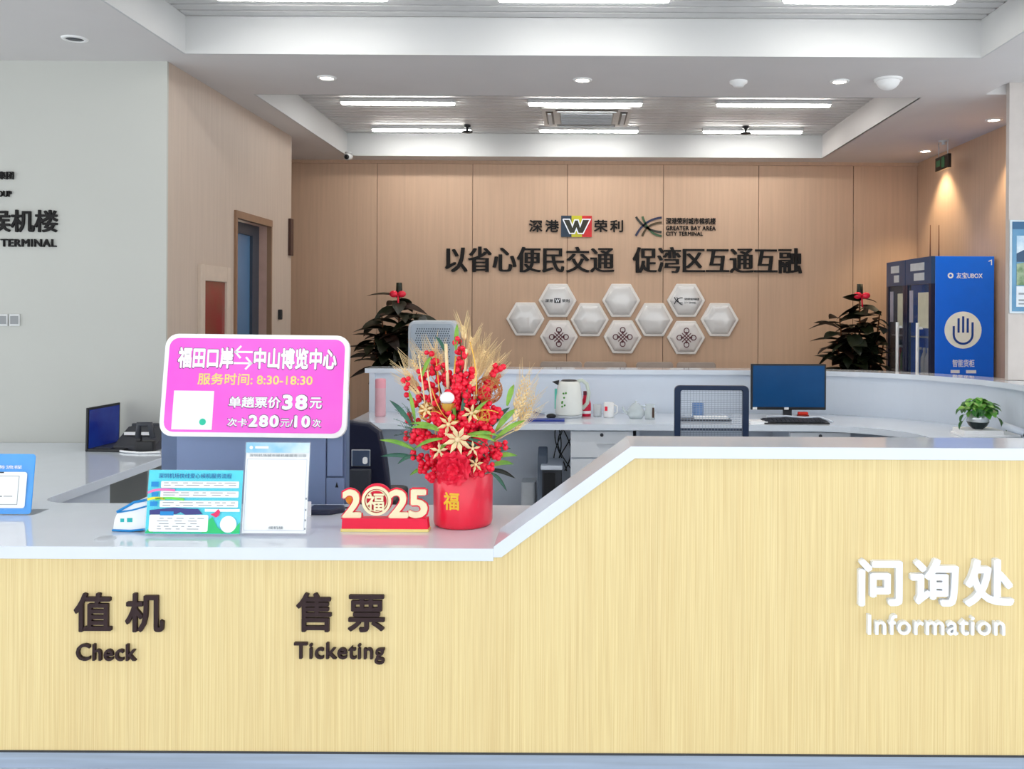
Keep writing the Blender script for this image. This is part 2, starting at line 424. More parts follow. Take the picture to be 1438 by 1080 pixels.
sd = onsoffit(1037, 114)
single('smoke_detector', MB().lathe([(0, -.035), (.03, -.035), (.04, -.02), (.055, -.012), (.055, 0)], (sd.x, sd.y, HC), 20), M_fix, 'small flat white smoke detector on the soffit', 'detector')
dm = onsoffit(1247, 111)
t = root('dome_sensor', 'large white half-dome sensor on the soffit at right', 'sensor', (dm.x, dm.y, HC))
part('base_ring', MB().lathe([(.07, -.014), (.082, -.012), (.085, 0)], seg=24), M_fix, t, world=False)
part('dome', MB().lathe([(.07*math.cos(a), -.012-.055*math.sin(a)) for a in [PI/2*i/7 for i in range(8)]][::-1], seg=24), M_fix, t, world=False)
sp = onsoffit(1325, 198)
single('sprinkler_head', MB().lathe([(0, -.03), (.02, -.03), (.01, -.01), (.04, -.005), (.04, 0)], (sp.x, sp.y, HC), 14), M_grey, 'small sprinkler head on the ceiling near the exit sign', 'sprinkler')
for a, b, l in ((657, 183, 'small black sprinkler under the lit lamp at left'), (1045, 186, 'small black sprinkler under the lit lamp at right')):
    p = onsoffit(a, b, HT-.04)
    m_ = MB().lathe([(0, -.075), (.045, -.07), (.05, -.06), (.012, -.05), (.012, -.025), (.03, -.02), (.03, .0)], (p.x, 8.13, HT), 14)
    single('ceiling_sprinkler', m_, M_black, l, 'sprinkler', group='black sprinklers in the back coffer')

# air-conditioner cassette
ac = root('air_conditioner', 'square ceiling air conditioner cassette between the lamps of the back coffer', 'air conditioner', (.06, 7.68, HT))
part('housing_panel', MB().prism_z(rbox2(-.36, -.36, .36, .36, .04), -.03, 0), mat('ac_white', '#d2d2d0', .5), ac, world=False)
part('intake_grille', MB().box((-.22, -.22, -.036), (.22, .22, -.03)), mat('ac_grey', '#9ea3a1', .5), ac, world=False)
for k in range(9): part('grille_slat', MB().box((-.21, -.2+.05*k-.006, -.042), (.21, -.2+.05*k+.006, -.036)), M_grey, ac, world=False)
for ax, ay, bx, by in ((-.25, -.33, .25, -.27), (-.25, .27, .25, .33), (-.33, -.25, -.27, .25), (.27, -.25, .33, .25)):
    part('air_outlet', MB().box((ax, ay, -.034), (bx, by, -.029)), M_black, ac, world=False)
    part('outlet_vane', MB().box((ax+.015, ay+.015, -.05), (bx-.015, by-.015, -.042)), M_grey, ac, world=False)

# security camera at the soffit corner
sc_ = PT(489, 226, 8.35)
t = root('security_camera', 'small white security camera under the soffit at the left of the back wall', 'camera', (sc_.x, 8.35, HC))
part('bracket', MB().lathe([(.03, 0), (.03, -.01), (.01, -.012), (.01, -.03)], seg=12), M_cface, t, world=False)
part('camera_body', MB().tube([(.0, .06, -.03), (.0, -.05, -.05)], [.028, .03], 12), M_cface, t, world=False)
part('lens', MB().tube([(0, -.051, -.05), (0, -.056, -.051)], .022, 12), M_black, t, world=False)

# exit sign
t = root('exit_sign', 'small dark exit sign hanging from the ceiling by the right wall', 'sign', (3.02, 7.66, 2.685))
part('sign_box', MB().box((3.0, 7.53, 2.685), (3.03, 7.80, 2.80)), mat('sign_dark', '#1d1512', .3), t, bevel=.004)
part('sign_pictogram', MB().box((2.9985, 7.60, 2.70), (3.0, 7.66, 2.785)).box((2.9985, 7.69, 2.72), (3.0, 7.77, 2.77)), mat('sign_green', '#24583c', .4, emit='#2f8f5a', es=.05), t)
part('hanging_rod', MB().tube([(3.015, 7.76, 2.80), (3.015, 7.76, HC)], .004).tube([(3.015, 7.57, 2.80), (3.015, 7.57, HC)], .004), M_grey, t)

# ------------------------------------------------------------------ writing on the walls
def lettering(name, label, items, Y, m, th=.012):
    """items: (string, x0,y0,x1,y1, kind, bold, fat) ; one thing, one part per character or word"""
    b = items[0]; p = PT((b[1]+b[3])/2, max(i[4] for i in items), Y)
    r = root(name, label, 'lettering', (p.x, Y, p.z))
    for it in items:
        s_, x0, y0, x1, y1, kind, bold, fat = it[:8]; mm = it[8] if len(it) > 8 else m; pitch = it[9] if len(it) > 9 else 1.0
        fn = frontal(x0, y0, x1, y1, Y, th)
        if kind == 'c':
            for q in chars_mb(s_, fn, bold, fat, pitch): part('character', q, mm, r)
        else: part('word', text_mb(s_, fn, bold, fat), mm, r)
    return r
lettering('wall_slogan', 'black raised Chinese slogan across the beige back wall above the hexagons',
          [('以省心便民交通', 625, 347, 863, 382, 'c', .006, .034), ('促湾区互通互融', 888, 348, 1126, 383, 'c', .006, .034)], YB, M_chark, .02)
r = lettering('operator_logo', 'logo of black Chinese characters either side of a tricolour W block on the back wall',
          [('深港', 743, 309, 785, 326, 'c', .022, 0, M_chark, 1.15), ('荣利', 834, 309, 875, 326, 'c', .022, 0, M_chark, 1.15)], YB, M_chark, .015)
pl = fplane(788, 303, 831, 333, YB)
part('logo_block', pl.quad(0, 0, .34, 1, 0, .012), mat('logo_navy', '#22354a', .4), r, label='dark navy third of the block')
part('logo_block', pl.quad(.34, 0, .68, 1, 0, .012), mat('logo_yellow', '#c9c22a', .4), r, label='yellow third of the block')
part('logo_block', pl.quad(.68, 0, 1, 1, 0, .012), mat('logo_red', '#cc1f22', .4), r, label='red third of the block')
def stroke(pl, pts, w_, h, th=.002, mb=None, aspect=None):
    """polyline of constant width on a plane; pts in fractions, w_ in metres"""
    mb = mb or MB(); W_, H_ = pl.U.length, pl.V.length
    P = [Vector((a*W_, b*H_)) for a, b in pts]; L = []; R = []
    n = len(P)
    for i in range(n):
        d1 = (P[i]-P[i-1]).normalized() if i else (P[1]-P[0]).normalized()
        d2 = (P[i+1]-P[i]).normalized() if i < n-1 else d1
        m_ = (d1+d2)
        if m_.length < 1e-6: m_ = d1
        m_.normalize(); nn = Vector((-m_.y, m_.x)); k = w_/2/max(.35, nn.dot(Vector((-d1.y, d1.x))))
        L.append(P[i]+nn*k); R.append(P[i]-nn*k)
    for i in range(n-1):
        q = [L[i], L[i+1], R[i+1], R[i]]
        pl.poly([(v.x/W_, v.y/H_) for v in q], h, th, mb)
    return mb
wpts = [(.06, .17), (.28, .84), (.44, .84), (.5, .62), (.56, .84), (.72, .84), (.95, .17), (.7, .17), (.62, .5), (.56, .2), (.44, .2), (.37, .5), (.28, .17), (.06, .17)]
part('logo_letter', pl.poly([(.1, .2), (.28, .8), (.44, .8), (.5, .6), (.56, .8), (.72, .8), (.9, .2), (.7, .2), (.63, .5), (.56, .22), (.44, .22), (.37, .5), (.28, .2)], .012, .003), mat('logo_dark', '#2b2a1c', .4), r)
part('logo_letter_outline', stroke(pl, wpts, .011, .015, .003), M_charw, r)
r = lettering('terminal_logo', 'logo of crossing curved strokes with three small lines of text on the back wall',
          [('深港荣利城市候机楼', 935, 306, 1005, 315, 'c', .02, 0), ('GREATER BAY AREA', 935, 317.5, 1005, 323.5, 'w', .02, 0), ('CITY TERMINAL', 935, 325.5, 987, 331, 'w', .02, 0)], YB, M_chark, .012)
pl = fplane(893, 304, 929, 332, YB)
def arc(p0, p1, p2, n=10):
    return [((1-t)**2*p0[0]+2*t*(1-t)*p1[0]+t*t*p2[0], (1-t)**2*p0[1]+2*t*(1-t)*p1[1]+t*t*p2[1]) for t in [i/n for i in range(n+1)]]
for q, cc in ((((0, .02), (.35, .75), (1, .78)), '#2a2a24'), (((.25, .0), (.5, .95), (1, .98)), '#3a5a3a'), (((0, .98), (.3, .15), (1, .05)), '#262a4a'), (((.25, 1), (.4, .35), (1, .3)), '#4a3a1c')):
    part('logo_stroke', stroke(pl, arc(*q), .02, 0, .01), mat('stroke'+cc, cc, .4), r)
lettering('wall_name_lettering', 'black Chinese and English lettering on the white wall at the left edge',
          [('候机楼', -17, 295, 82, 326, 'c', .02, 0), ('TERMINAL', 2, 336, 80, 346.5, 'w', .02, 0), ('集团', -2, 241, 20, 252, 'c', .01, 0), ('GROUP', -16, 268, 17, 276.5, 'w', .01, 0)], 5.3, M_chark, .012)
# wall sockets
for i, (a, b, l) in enumerate(((-3, 12, 'square grey wall socket at the left edge of the photo'), (14, 29, 'square grey wall socket, right one of the pair on the white wall'))):
    p = PT((a+b)/2, 458, 5.3); t = root('wall_socket', l, 'socket', (p.x, 5.3, p.z), group='sockets on the white wall')
    part('face_plate', MB().box((-.03, -.01, 0), (.03, 0, .07)), mat('socket_plate', '#cfd1d1', .3), t, world=False, bevel=.003)
    part('socket_insert', MB().box((-.022, -.013, .012), (.022, -.01, .058)), mat('socket_grey', '#8d9092', .35), t, world=False)

# ------------------------------------------------------------------ hexagons on the back wall
M_hexr = mat('hex_rim', '#e9e5e0', .35, var=.01)
M_hexf = mat('hex_mirror_acrylic', '#dad9d8', .1, var=.03, scale=5, bump=.9, coat=1)
M_hexm = mat('hex_matte', '#dedad8', .4, var=.03)
M_knot = mat('knot_maroon', '#5b1a28', .4)
hexes = [(738, 448, 'blank', 'blank glossy white hexagon, leftmost of the cluster'), (783, 422, 'w', 'glossy white hexagon with the small W logo on its face'), (785, 473, 'k', 'white hexagon with a dark red knot, left one of the bottom row'),
         (828, 449, 'blank', 'blank glossy hexagon just left of the middle knot hexagon'), (872, 422, 'blank', 'blank glossy hexagon at the top centre of the cluster'), (874, 473, 'k', 'white hexagon with a dark red knot, middle one of the bottom row'),
         (918, 449, 'blank', 'blank glossy hexagon just right of the middle knot hexagon'), (963, 422, 'x', 'glossy white hexagon with the small crossing-stroke logo'), (963, 474, 'k', 'white hexagon with a dark red knot, right one of the bottom row'),
         (1010, 449, 'blank', 'blank glossy white hexagon, rightmost of the cluster')]
def hexpoly(R, rc_=.012):
    pts = []
    for k in range(6):
        a = PI/3*k; c = Vector((R*math.cos(a), R*math.sin(a))); cc = c*(1-rc_*1.155/R)
        for j in (-1, 0, 1): pts.append((cc.x+rc_*math.cos(a+j*PI/6), cc.y+rc_*math.sin(a+j*PI/6)))
    return pts
for cx, cy, kind, lab in hexes:
    p = PT(cx, cy, YB); t = root('hexagon_plaque', lab, 'plaque', (p.x, YB, p.z), group='hexagon plaques on the back wall')
    H1 = hexpoly(.182); H2 = hexpoly(.155)
    part('plaque_base', MB().prism_y(H1, -.03, 0), M_hexr, t, world=False, bevel=.006)
    n = len(H2); mb = MB(); ringv = []
    for sc2, yy in ((1, -.03), (.97, -.04), (.8, -.052), (.5, -.058)): ringv += [(x*sc2, yy, z*sc2) for x, z in H2]
    fs = [(k*n+i, k*n+(i+1) % n, (k+1)*n+(i+1) % n, (k+1)*n+i) for k in range(3) for i in range(n)] + [tuple(3*n+i for i in range(n))]
    mb.add(ringv, fs, True)
    part('plaque_face', mb, M_hexm if kind == 'k' else M_hexf, t, world=False)
    pl = Plane((-.15, -.0585, .15), (.3, 0, 0), (0, 0, -.3))
    if kind == 'k':
        mb = MB(); g = .033
        for k in (-1, 0, 1):
            c0 = Vector((.5+k*.055, .5+k*.055)); d = Vector((.14, -.14)); d2 = Vector((.14, .14)); c2_ = Vector((.5+k*.055, .5-k*.055))
            stroke(pl, [tuple(c0-d), tuple(c0+d)], .008, 0, .003, mb); stroke(pl, [tuple(c2_-d2), tuple(c2_+d2)], .008, 0, .0034, mb)
        for ax, ay in ((0, -1), (0, 1), (-1, 0), (1, 0)):
            pl.disc(.5+ax*.225, .5+ay*.225, .027, 0, .003, mb, 18, .019)
            stroke(pl, [(.5+ax*.15-ay*.02, .5+ay*.15-ax*.02), (.5+ax*.17, .5+ay*.17), (.5+ax*.15+ay*.02, .5+ay*.15+ax*.02)], .008, 0, .003, mb)
        part('knot_emblem', mb, M_knot, t, world=False)
    elif kind == 'w':
        part('logo_print', pl.quad(.4, .43, .6, .58, 0, .002), M_ink, t, world=False)
        part('logo_print', text_mb('W', pl.fn(.43, .45, .57, .56, .002, .001), .03), M_charw, t, world=False)
        for s_, a, b in (('深港', .12, .36), ('荣利', .64, .88)):
            for q in chars_mb(s_, pl.fn(a, .46, b, .56, 0, .001), .02): part('logo_character', q, M_ink, t, world=False)
    elif kind == 'x':
        mb = MB()
        for q in (((0.12, .4), (.2, .6), (.38, .58)), ((.12, .62), (.2, .4), (.38, .42)), ((.2, .4), (.24, .62), (.38, .64))): stroke(pl, arc(*q), .008, 0, .002, mb)
        part('logo_print', mb, M_ink, t, world=False)
        part('logo_print', text_mb('深港荣利城市候机楼', pl.fn(.43, .42, .9, .5, 0, .001), .02), M_ink, t, world=False)
        part('logo_print', text_mb('CITY TERMINAL', pl.fn(.43, .54, .8, .6, 0, .001), .02), M_ink, t, world=False)

# ------------------------------------------------------------------ front counter
D = 3.0; ZT = .734; TH = .035
A1 = PT(693, 768, D); B1 = PT(886, 627, D); A2 = PT(704, 783, D); B2 = PT(891.5, 644, D)
ZH = B1.z; ZL = A1.z; XE = 2.95; XW = -3.3
ct = root('reception_counter', 'long reception counter with straw wood front and white stone top stepping up', 'counter', ((XW+XE)/2, D+.3, 0))
K = .068
front = [(XW, K), (XE, K), (XE, B2.z), (B2.x, B2.z), (A2.x, A2.z), (XW, A2.z)]
part('front_panel', MB().prism_y(front, D+.012, D+.035), M_wood, ct)
part('plinth', MB().box((XW, D+.03, 0), (XE, D+.06, K)), M_steel, ct, label='brushed steel plinth')
part('plinth', MB().box((XW, D+.008, K-.006), (XE, D+.03, K)), M_dgrey, ct, label='dark strip painted as shadow over the plinth')  # dark colour stands for the shade line under the wood front
# raised ledge: one folded band of stone
band = [(XW, ZL-TH), (A2.x, A2.z), (B2.x, B2.z), (XE, B2.z), (XE, ZH), (B1.x, ZH), (A1.x, ZL), (XW, ZL)]
band2 = [(A1.x-.0, ZL-TH), (A2.x, A2.z), (B2.x, B2.z), (XE, B2.z), (XE, ZH), (B1.x, ZH), (A1.x, ZL)]
part('raised_ledge', MB().prism_y(band2, D, D+.25), M_top, ct, bevel=.002)
# worktop with the left return and a rounded inner corner
rr = .12; XI = -2.15; YW = 3.67
poly = [(XW-.3, D), (A1.x, D), (A1.x, D+.2), (.9, D+.2), (.9, YW)]
fil = [(XI+rr-rr*math.sin(a), YW+rr-rr*math.cos(a)) for a in [PI/2*i/8 for i in range(9)]]
poly += fil + [(XI, 5.295), (XW-.3, 5.295)]
wt = MB().prism_z(poly, ZT-TH-.006, ZT); part('worktop', wt, M_top, ct, bevel=.002)
part('inner_panel', MB().box((A2.x-.0, D+.2, .1), (XE, D+.23, .62)).box((XW, D+.56, .0), (.85, D+.6, .0+ZT-TH-.008)), M_white, ct)
part('ledge_support', MB().prism_y([(A2.x+.12, ZT+.0), (XE, ZT), (XE, B2.z-.001), (B2.x+.02, B2.z-.001)], D+.19, D+.23), M_white, ct)
part('cabinet', MB().box((-3.0, 3.72, .02), (XI-.025, 4.31, ZT-TH-.008)), M_white, ct, bevel=.002)
lk = PT(127, 702, 3.98)
part('lock', MB().tube([(XI-.026, 3.99, .645), (XI-.008, 3.99, .645)], .012, 12).tube([(XI-.012, 3.99, .645), (XI-.012, 3.98, .625)], .004), M_dgrey, ct)
part('return_back_panel', MB().box((-2.75, 4.31, .02), (-2.72, 5.25, ZT-TH-.008)), mat('painted_shade_grey', '#737a84', .6), ct)  # grey puts the shade of the open gap into the panel colour
g = PT(146, 757, 3.09)
single('cable_grommet', MB().lathe([(0, .004), (.03, .004), (.032, .003), (.034, .0)], (g.x, 3.10, ZT), 20), M_grey, 'small oval grey cable grommet lid in the white worktop', 'grommet')

lettering('check_in_lettering', 'dark Chinese characters over the word Check on the wood front',
          [('值机', 106, 832, 232, 886, 'c', .02, 0, M_char, 1.32), ('Check', 109, 903, 193, 926.5, 'w', .018, 0)], D+.012, M_char, .012)
lettering('ticketing_lettering', 'dark Chinese characters over the word Ticketing on the wood front',
          [('售票', 417, 832, 541, 886, 'c', .02, 0, M_char, 1.32), ('Ticketing', 414, 901.5, 541, 931, 'w', .018, 0)], D+.012, M_char, .012)
lettering('information_lettering', 'white Chinese characters over the word Information on the wood front',
          [('问询处', 1203, 783, 1421, 849, 'c', .034, 0, M_charw, 1.08), ('Information', 1216, 861.5, 1408, 889, 'w', .015, 0)], D+.012, M_charw, .02)

# ------------------------------------------------------------------ rear desk with raised rim (sweeps round on the right)
cx_, cy_ = 1.5, 5.6
def ell(a, b, a0=PI/2, a1=0, n=20):
    return [(cx_+a*math.cos(t), cy_+b*math.sin(t)) for t in [a0+(a1-a0)*i/n for i in range(n+1)]]
XD = -1.54
inner_wall = ell(1.2, 1.25); outer_wall = ell(1.38, 1.43)
cap_in = ell(1.17, 1.22); cap_out = ell(1.42, 1.47)
YE = 3.35
def strip(inn, out, x0): return [(x0, inn[0][1])] + inn + [(inn[-1][0], YE)] + [(out[-1][0], YE)] + out[::-1] + [(x0, out[0][1])]
dk = root('rear_desk', 'white staff desk with raised rim curving round behind the front counter', 'desk', (.6, 6.5, 0))
def strip_mb(inn, out, x0, z0, z1):
    mb = MB(); I = [(x0, inn[0][1])] + inn + [(inn[-1][0], YE)]; O = [(x0, out[0][1])] + out + [(out[-1][0], YE)]
    n = len(I); vs = [(x, y, z0) for x, y in I] + [(x, y, z1) for x, y in I] + [(x, y, z0) for x, y in O] + [(x, y, z1) for x, y in O]; fs = []
    for i in range(n-1):
        fs += [(i, i+1, n+i+1, n+i), (2*n+i+1, 2*n+i, 3*n+i, 3*n+i+1), (n+i, n+i+1, 3*n+i+1, 3*n+i), (i+1, i, 2*n+i, 2*n+i+1)]
    fs += [(0, n, 3*n, 2*n), (n-1, 3*n-1, 4*n-1, 2*n-1)]
    mb.add(vs, fs); bm = bmesh.new(); bm.free(); return mb
part('rim_wall', strip_mb(inner_wall, outer_wall, XD, 0, 1.035), M_white, dk)
part('rim_cap', strip_mb(cap_in, cap_out, XD-.03, 1.035, 1.07), M_top, dk)
din = ell(.62, .55, n=16); dout = ell(1.2, 1.25, n=16)
part('desk_top', strip_mb(din, [(x-.001, y-.001) for x, y in dout], XD, .71, .75), M_top, dk)
part('side_panel', MB().box((XD, 6.25, 0), (XD+.03, 6.84, .71)), M_white, dk)
part('side_panel', MB().box((XD-.0, 6.84-.01, .75), (XD+.04, 6.9, 1.035)), M_white, dk)
part('modesty_panel', MB().box((XD+.03, 6.8, 0), (1.5, 6.83, .71)), M_white, dk)
part('support_panel', MB().box((.40, 6.3, 0), (.42, 6.8, .71)), M_white, dk)
# drawer units
def drawers(x0, x1, lab):
    y0 = 6.2; t = root('drawer_pedestal', lab, 'drawers', ((x0+x1)/2, 6.45, 0))
    part('pedestal_body', MB().box((x0, y0+.02, .04), (x1, 6.75, .705)), M_white, t)
    for z0, z1 in ((.52, .70), (.30, .515), (.05, .295)):
        d_ = part('drawer', MB().box((x0+.003, y0, z0), (x1-.003, y0+.02, z1-.005)), mat('drawer_white', '#dfe4ea', .3, var=.01), t, bevel=.003)
        xm = (x0+x1)/2+.03
        part('handle', MB().box((xm-.06, y0-.018, (z0+z1)/2-.002), (xm+.06, y0-.01, (z0+z1)/2+.008)).box((xm-.055, y0-.012, (z0+z1)/2), (xm-.045, y0, (z0+z1)/2+.006)).box((xm+.045, y0-.012, (z0+z1)/2), (xm+.055, y0, (z0+z1)/2+.006)), M_grey, d_)
    part('lock', MB().tube([(xm-.03, y0-.004, .672), (xm-.03, y0+.002, .672)], .012, 12), M_dgrey, t)
    return t
drawers(XX(802, 6.2), XX(890, 6.2), 'white drawer pedestal left of the mesh chair under the rear desk')
drawers(XX(1110, 6.2), XX(1196, 6.2), 'white drawer pedestal under the computer monitor')

# things under the rear desk
cab = MB()
for k in range(6):
    x = XX(783+k*3, 6.6); pts = [(x+(.03+.008*k)*math.sin(i*.22+k*1.9), 6.62+.01*k, .705-.022*i) for i in range(17)]
    cab.tube(pts, .004, 6)
single('cable_bundle', cab, M_black, 'tangle of black cables hanging under the rear desk beside the drawers', 'cables')
bx = XX(782, 6.5)-.02
t = root('computer_tower', 'grey computer case with a white top standing under the rear desk', 'computer', (bx, 6.5, 0))
part('case', MB().box((bx-.07, 6.3, 0), (bx+.06, 6.6, .42)), M_dgrey, t, bevel=.004)
part('case_top', MB().box((bx-.08, 6.28, .42), (bx+.07, 6.62, .45)), M_white, t, bevel=.008)
part('front_bezel', MB().box((bx-.06, 6.29, .05), (bx+.02, 6.3, .40)), M_black, t)
fx = XX(763, 6.45)
single('grey_folder', MB().prism([(6.3, 0), (6.6, 0), (6.6, .25), (6.45, .56), (6.38, .5), (6.3, .2)], lambda a, b: (fx-.03, a, b), lambda a, b: (fx+.035, a, b)), mat('slate_grey', '#5b6778', .5), 'slate grey upright bag leaning beside the computer case under the desk', 'bag', bevel=.008)
fx = XX(742, 6.5)
single('storage_bin', MB().prism_z(rbox2(fx-.04, 6.42, fx+.06, 6.6, .02), 0, .31), M_grey, 'pale grey slim bin under the rear desk by the flowers', 'bin')

# ------------------------------------------------------------------ things on the rear desk
ZD = .75
def kettle():
    c = PT(799, 583, 6.55); r = root('electric_kettle', 'tall white electric kettle with grey handle on the rear desk', 'kettle', (c.x, 6.55, ZD))
    part('kettle_body', MB().lathe([(0, .02), (.092, .02), (.098, .03), (.095, .12), (.082, .22), (.074, .245), (.06, .255), (0, .258)], seg=28), mat('kettle_white', '#eef0ea', .25, var=.02), r, world=False)
    part('kettle_base', MB().lathe([(0, 0), (.09, 0), (.094, .018), (0, .018)], seg=28), M_grey, r, world=False)
    part('handle', MB().tube([(.055, 0, .25), (.09, 0, .262), (.125, 0, .235), (.14, 0, .17), (.13, 0, .1), (.095, 0, .06)], .013, 8), mat('handle_green_white', '#cfd9cd', .3), r, world=False)
    part('water_window', MB().box((-.102, -.02, .06), (-.085, .02, .2)), mat('teal_window', '#62c9b4', .2), r, world=False)
    part('spout', MB().prism([(-.075, .225), (-.12, .25), (-.07, .262)], lambda a, b: (a, .02, b), lambda a, b: (a, -.02, b)), M_black, r, world=False, label='black spout')
    part('lid', MB().lathe([(0, .268), (.05, .264), (.06, .255)], seg=20), M_black, r, world=False)
    dm_ = MB()
    for k in range(8): dm_.sphere((-.05+.05*random.random(), -.088-.004*random.random(), .08+.1*random.random()), .007, 8, 5, (1, .5, 1))
    part('flower_print', dm_, M_green, r, world=False)
kettle()
p = PT(823, 581, 6.6)
t = root('red_bottle', 'slim red bottle standing right behind the kettle', 'bottle', (p.x, 6.62, ZD))
part('bottle_body', MB().lathe([(0, 0), (.034, 0), (.036, .02), (.035, .09), (.022, .13), (.02, .15)], seg=20), mat('bottle_red', '#d4123d', .3), t, world=False)
part('cap', MB().lathe([(.021, .15), (.021, .178), (0, .18)], seg=16), mat('cap_wine', '#6b1730', .3), t, world=False)
part('bottle_label', MB().lathe([(.0362, .02), (.0362, .04)], seg=20), M_paper, t, world=False)
def cup(px, Y, r, h, m, name, label, handle=True, group=None):
    p = PT(px, 580, Y); t = root(name, label, 'cup', (p.x, Y, ZD), group=group)
    part('cup_body', MB().lathe([(0, 0), (r*.92, 0), (r, .01), (r, h), (r*.9, h), (r*.88, .012), (0, .012)], seg=22), m, t, world=False)
    if handle: part('handle', MB().tube([(r*.95, 0, h*.85), (r*1.55, 0, h*.75), (r*1.6, 0, h*.35), (r*.95, 0, h*.18)], .006, 8), m, t, world=False)
    return t
cup(839, 6.6, .03, .085, mat('frosted_glass', '#e6ecf0', .2, alpha=.6), 'drinking_glass', 'small frosted glass between the red bottle and white mug', False)
t = cup(855, 6.55, .037, .105, mat('mug_white', '#f0f1f2', .2), 'mug', 'white mug with a small red mark on the rear desk')
part('mug_print', MB().box((-.03, -.039, .05), (-.012, -.033, .08)), M_red, t, world=False)
# clear teapot
p = PT(893, 582, 6.5); t = root('glass_teapot', 'round clear glass teapot right of the white mug', 'teapot', (p.x, 6.5, ZD))
Mg2 = mat('pale_glass', '#dfe9ea', .08, alpha=.55)
part('pot_body', MB().lathe([(0, 0), (.045, 0), (.062, .03), (.06, .06), (.035, .09), (.03, .095)], seg=24), Mg2, t, world=False)
part('spout', MB().tube([(-.05, 0, .03), (-.08, 0, .05), (-.095, 0, .08)], [.014, .01, .007], 8), Mg2, t, world=False)
part('lid', MB().lathe([(.032, .095), (.02, .106), (.008, .108), (.01, .12), (0, .124)], seg=16), Mg2, t, world=False)
part('handle', MB().tube([(.035, 0, .085), (.075, 0, .08), (.085, 0, .05), (.055, 0, .025)], .006, 8), Mg2, t, world=False)
p = PT(913, 582, 6.5); t = root('glass_jug', 'small clear jug with a brown wooden grip right of the teapot', 'jug', (p.x-.005, 6.45, ZD))
part('jug_body', MB().lathe([(0, 0), (.035, 0), (.038, .05), (.03, .09), (.036, .105)], seg=20), Mg2, t, world=False)
part('grip', MB().box((.012, -.05, .015), (.026, -.036, .085)), mat('walnut', '#4b3326', .5), t, world=False, bevel=.003)
p = PT(767, 588, 6.3)
t = root('tablet', 'dark blue flat notebook lying on the rear desk below the kettle', 'notebook', (p.x, 6.32, ZD))
part('cover', MB().box((-.125, -.05, 0), (.125, .05, .014)), mat('navy_cover', '#22378f', .4), t, world=False, bevel=.003)
p = PT(757, 576, 6.6)
t = root('tape_dispenser', 'small metal tape dispenser on the rear desk next to the flowers', 'dispenser', (p.x, 6.6, ZD))
part('dispenser_base', MB().prism([(-.045, 0), (.045, 0), (.04, .02), (0, .025), (-.04, .045)], lambda a, b: (a, .02, b), lambda a, b: (a, -.02, b)), M_chrome, t, world=False)
part('tape_roll', MB().tube([(-.01, -.018, .035), (-.01, .018, .035)], .022, 14), M_grey, t, world=False)
p = PT(774, 580, 6.5)
single('computer_mouse', MB().sphere((p.x, 6.5, ZD+.012), .035, 12, 8, (1, .8, .55)), M_black, 'black computer mouse left of the kettle', 'mouse')
p = PT(532, 590, 6.5)
t = root('pink_bottle', 'tall pink insulated bottle at the left end of the rear desk', 'bottle', (p.x, 6.55, ZD))
part('bottle_body', MB().lathe([(0, 0), (.036, 0), (.038, .01), (.037, .2)], seg=22), mat('bottle_pink', '#e5b3bd', .35), t, world=False)
part('cap', MB().lathe([(.038, .2), (.038, .255), (.033, .265), (0, .267)], seg=22), mat('cap_pink', '#eea3b2', .3), t, world=False)

# monitor, keyboard, mug
def monitor():
    Y = 6.45; a = PT(1055, 511, Y); b = PT(1160, 576, Y); xc = (a.x+b.x)/2
    t = root('computer_monitor', 'black monitor with a dark blue screen on the rear desk', 'monitor', (xc, Y, ZD))
    part('bezel', MB().box((a.x, Y, b.z), (b.x, Y+.03, a.z)), M_black, t, bevel=.004)
    part('screen', MB().box((a.x+.012, Y-.002, b.z+.02), (b.x-.012, Y, a.z-.012)), mat('screen_blue', '#0b3c6a', .12, var=.15, scale=3, emit='#0b4a80', es=.12), t)
    part('stand_neck', MB().box((xc-.03, Y+.03, ZD+.01), (xc+.03, Y+.05, a.z-.12)), M_dgrey, t)
    part('stand_foot', MB().prism_z(rbox2(xc-.13, Y-.05, xc+.13, Y+.12, .03), ZD, ZD+.012), M_dgrey, t)
    part('status_label', MB().box((xc-.25, Y-.004, b.z+.002), (xc-.22, Y-.0, b.z+.018)).box((xc-.03, Y-.004, b.z+.002), (xc+.0, Y, b.z+.018)), M_paper, t)
monitor()
p = PT(1112, 588, 6.28)
t = root('keyboard', 'black keyboard with a white cable in front of the monitor', 'keyboard', (p.x, 6.28, ZD))
part('keyboard_case', MB().prism([(-.07, 0), (.07, 0), (.07, .022), (-.07, .008)], lambda a, b: (-.2, a, b), lambda a, b: (.24, a, b)), M_black, t, world=False, bevel=.003)
kb = MB()
for i in range(14):
    for j in range(5): kb.box((-.19+.029*i, -.06+.024*j, .012+.0025*j), (-.166+.029*i, -.042+.024*j, .018+.0025*j))
part('keys', kb, M_dgrey, t, world=False, stuff=True)
part('cable', MB().tube([(-.15, .1, .03), (-.02, .09, .035), (.1, .05, .03), (.2, .06, .035), (.27, -.02, .01)], .007, 8), M_white, t, world=False)
p = PT(1070, 590, 6.25); single('document_pad', MB().box((XX(1054, 6.24), 6.215, ZD), (XX(1078, 6.24), 6.36, ZD+.015)), M_paper, 'white pad of paper left of the keyboard', 'paper')
p = PT(1127, 577, 6.38)
t = root('red_stapler', 'small red stapler on the desk under the monitor', 'stapler', (p.x, 6.37, ZD+.0))
part('stapler_arm', MB().box((-.035, -.015, .045), (.035, .015, .065)), mat('stapler_red', '#e2331f', .3), t, world=False, bevel=.006)
part('stapler_base', MB().box((-.04, -.018, 0), (.04, .018, .045)), mat('stapler_base', '#7e2a22', .4), t, world=False, bevel=.004)
cup(980, 6.5, .04, .11, mat('mug_blue', '#5f86bd', .3), 'mug', 'blue mug seen through the mesh of the chair back', False)
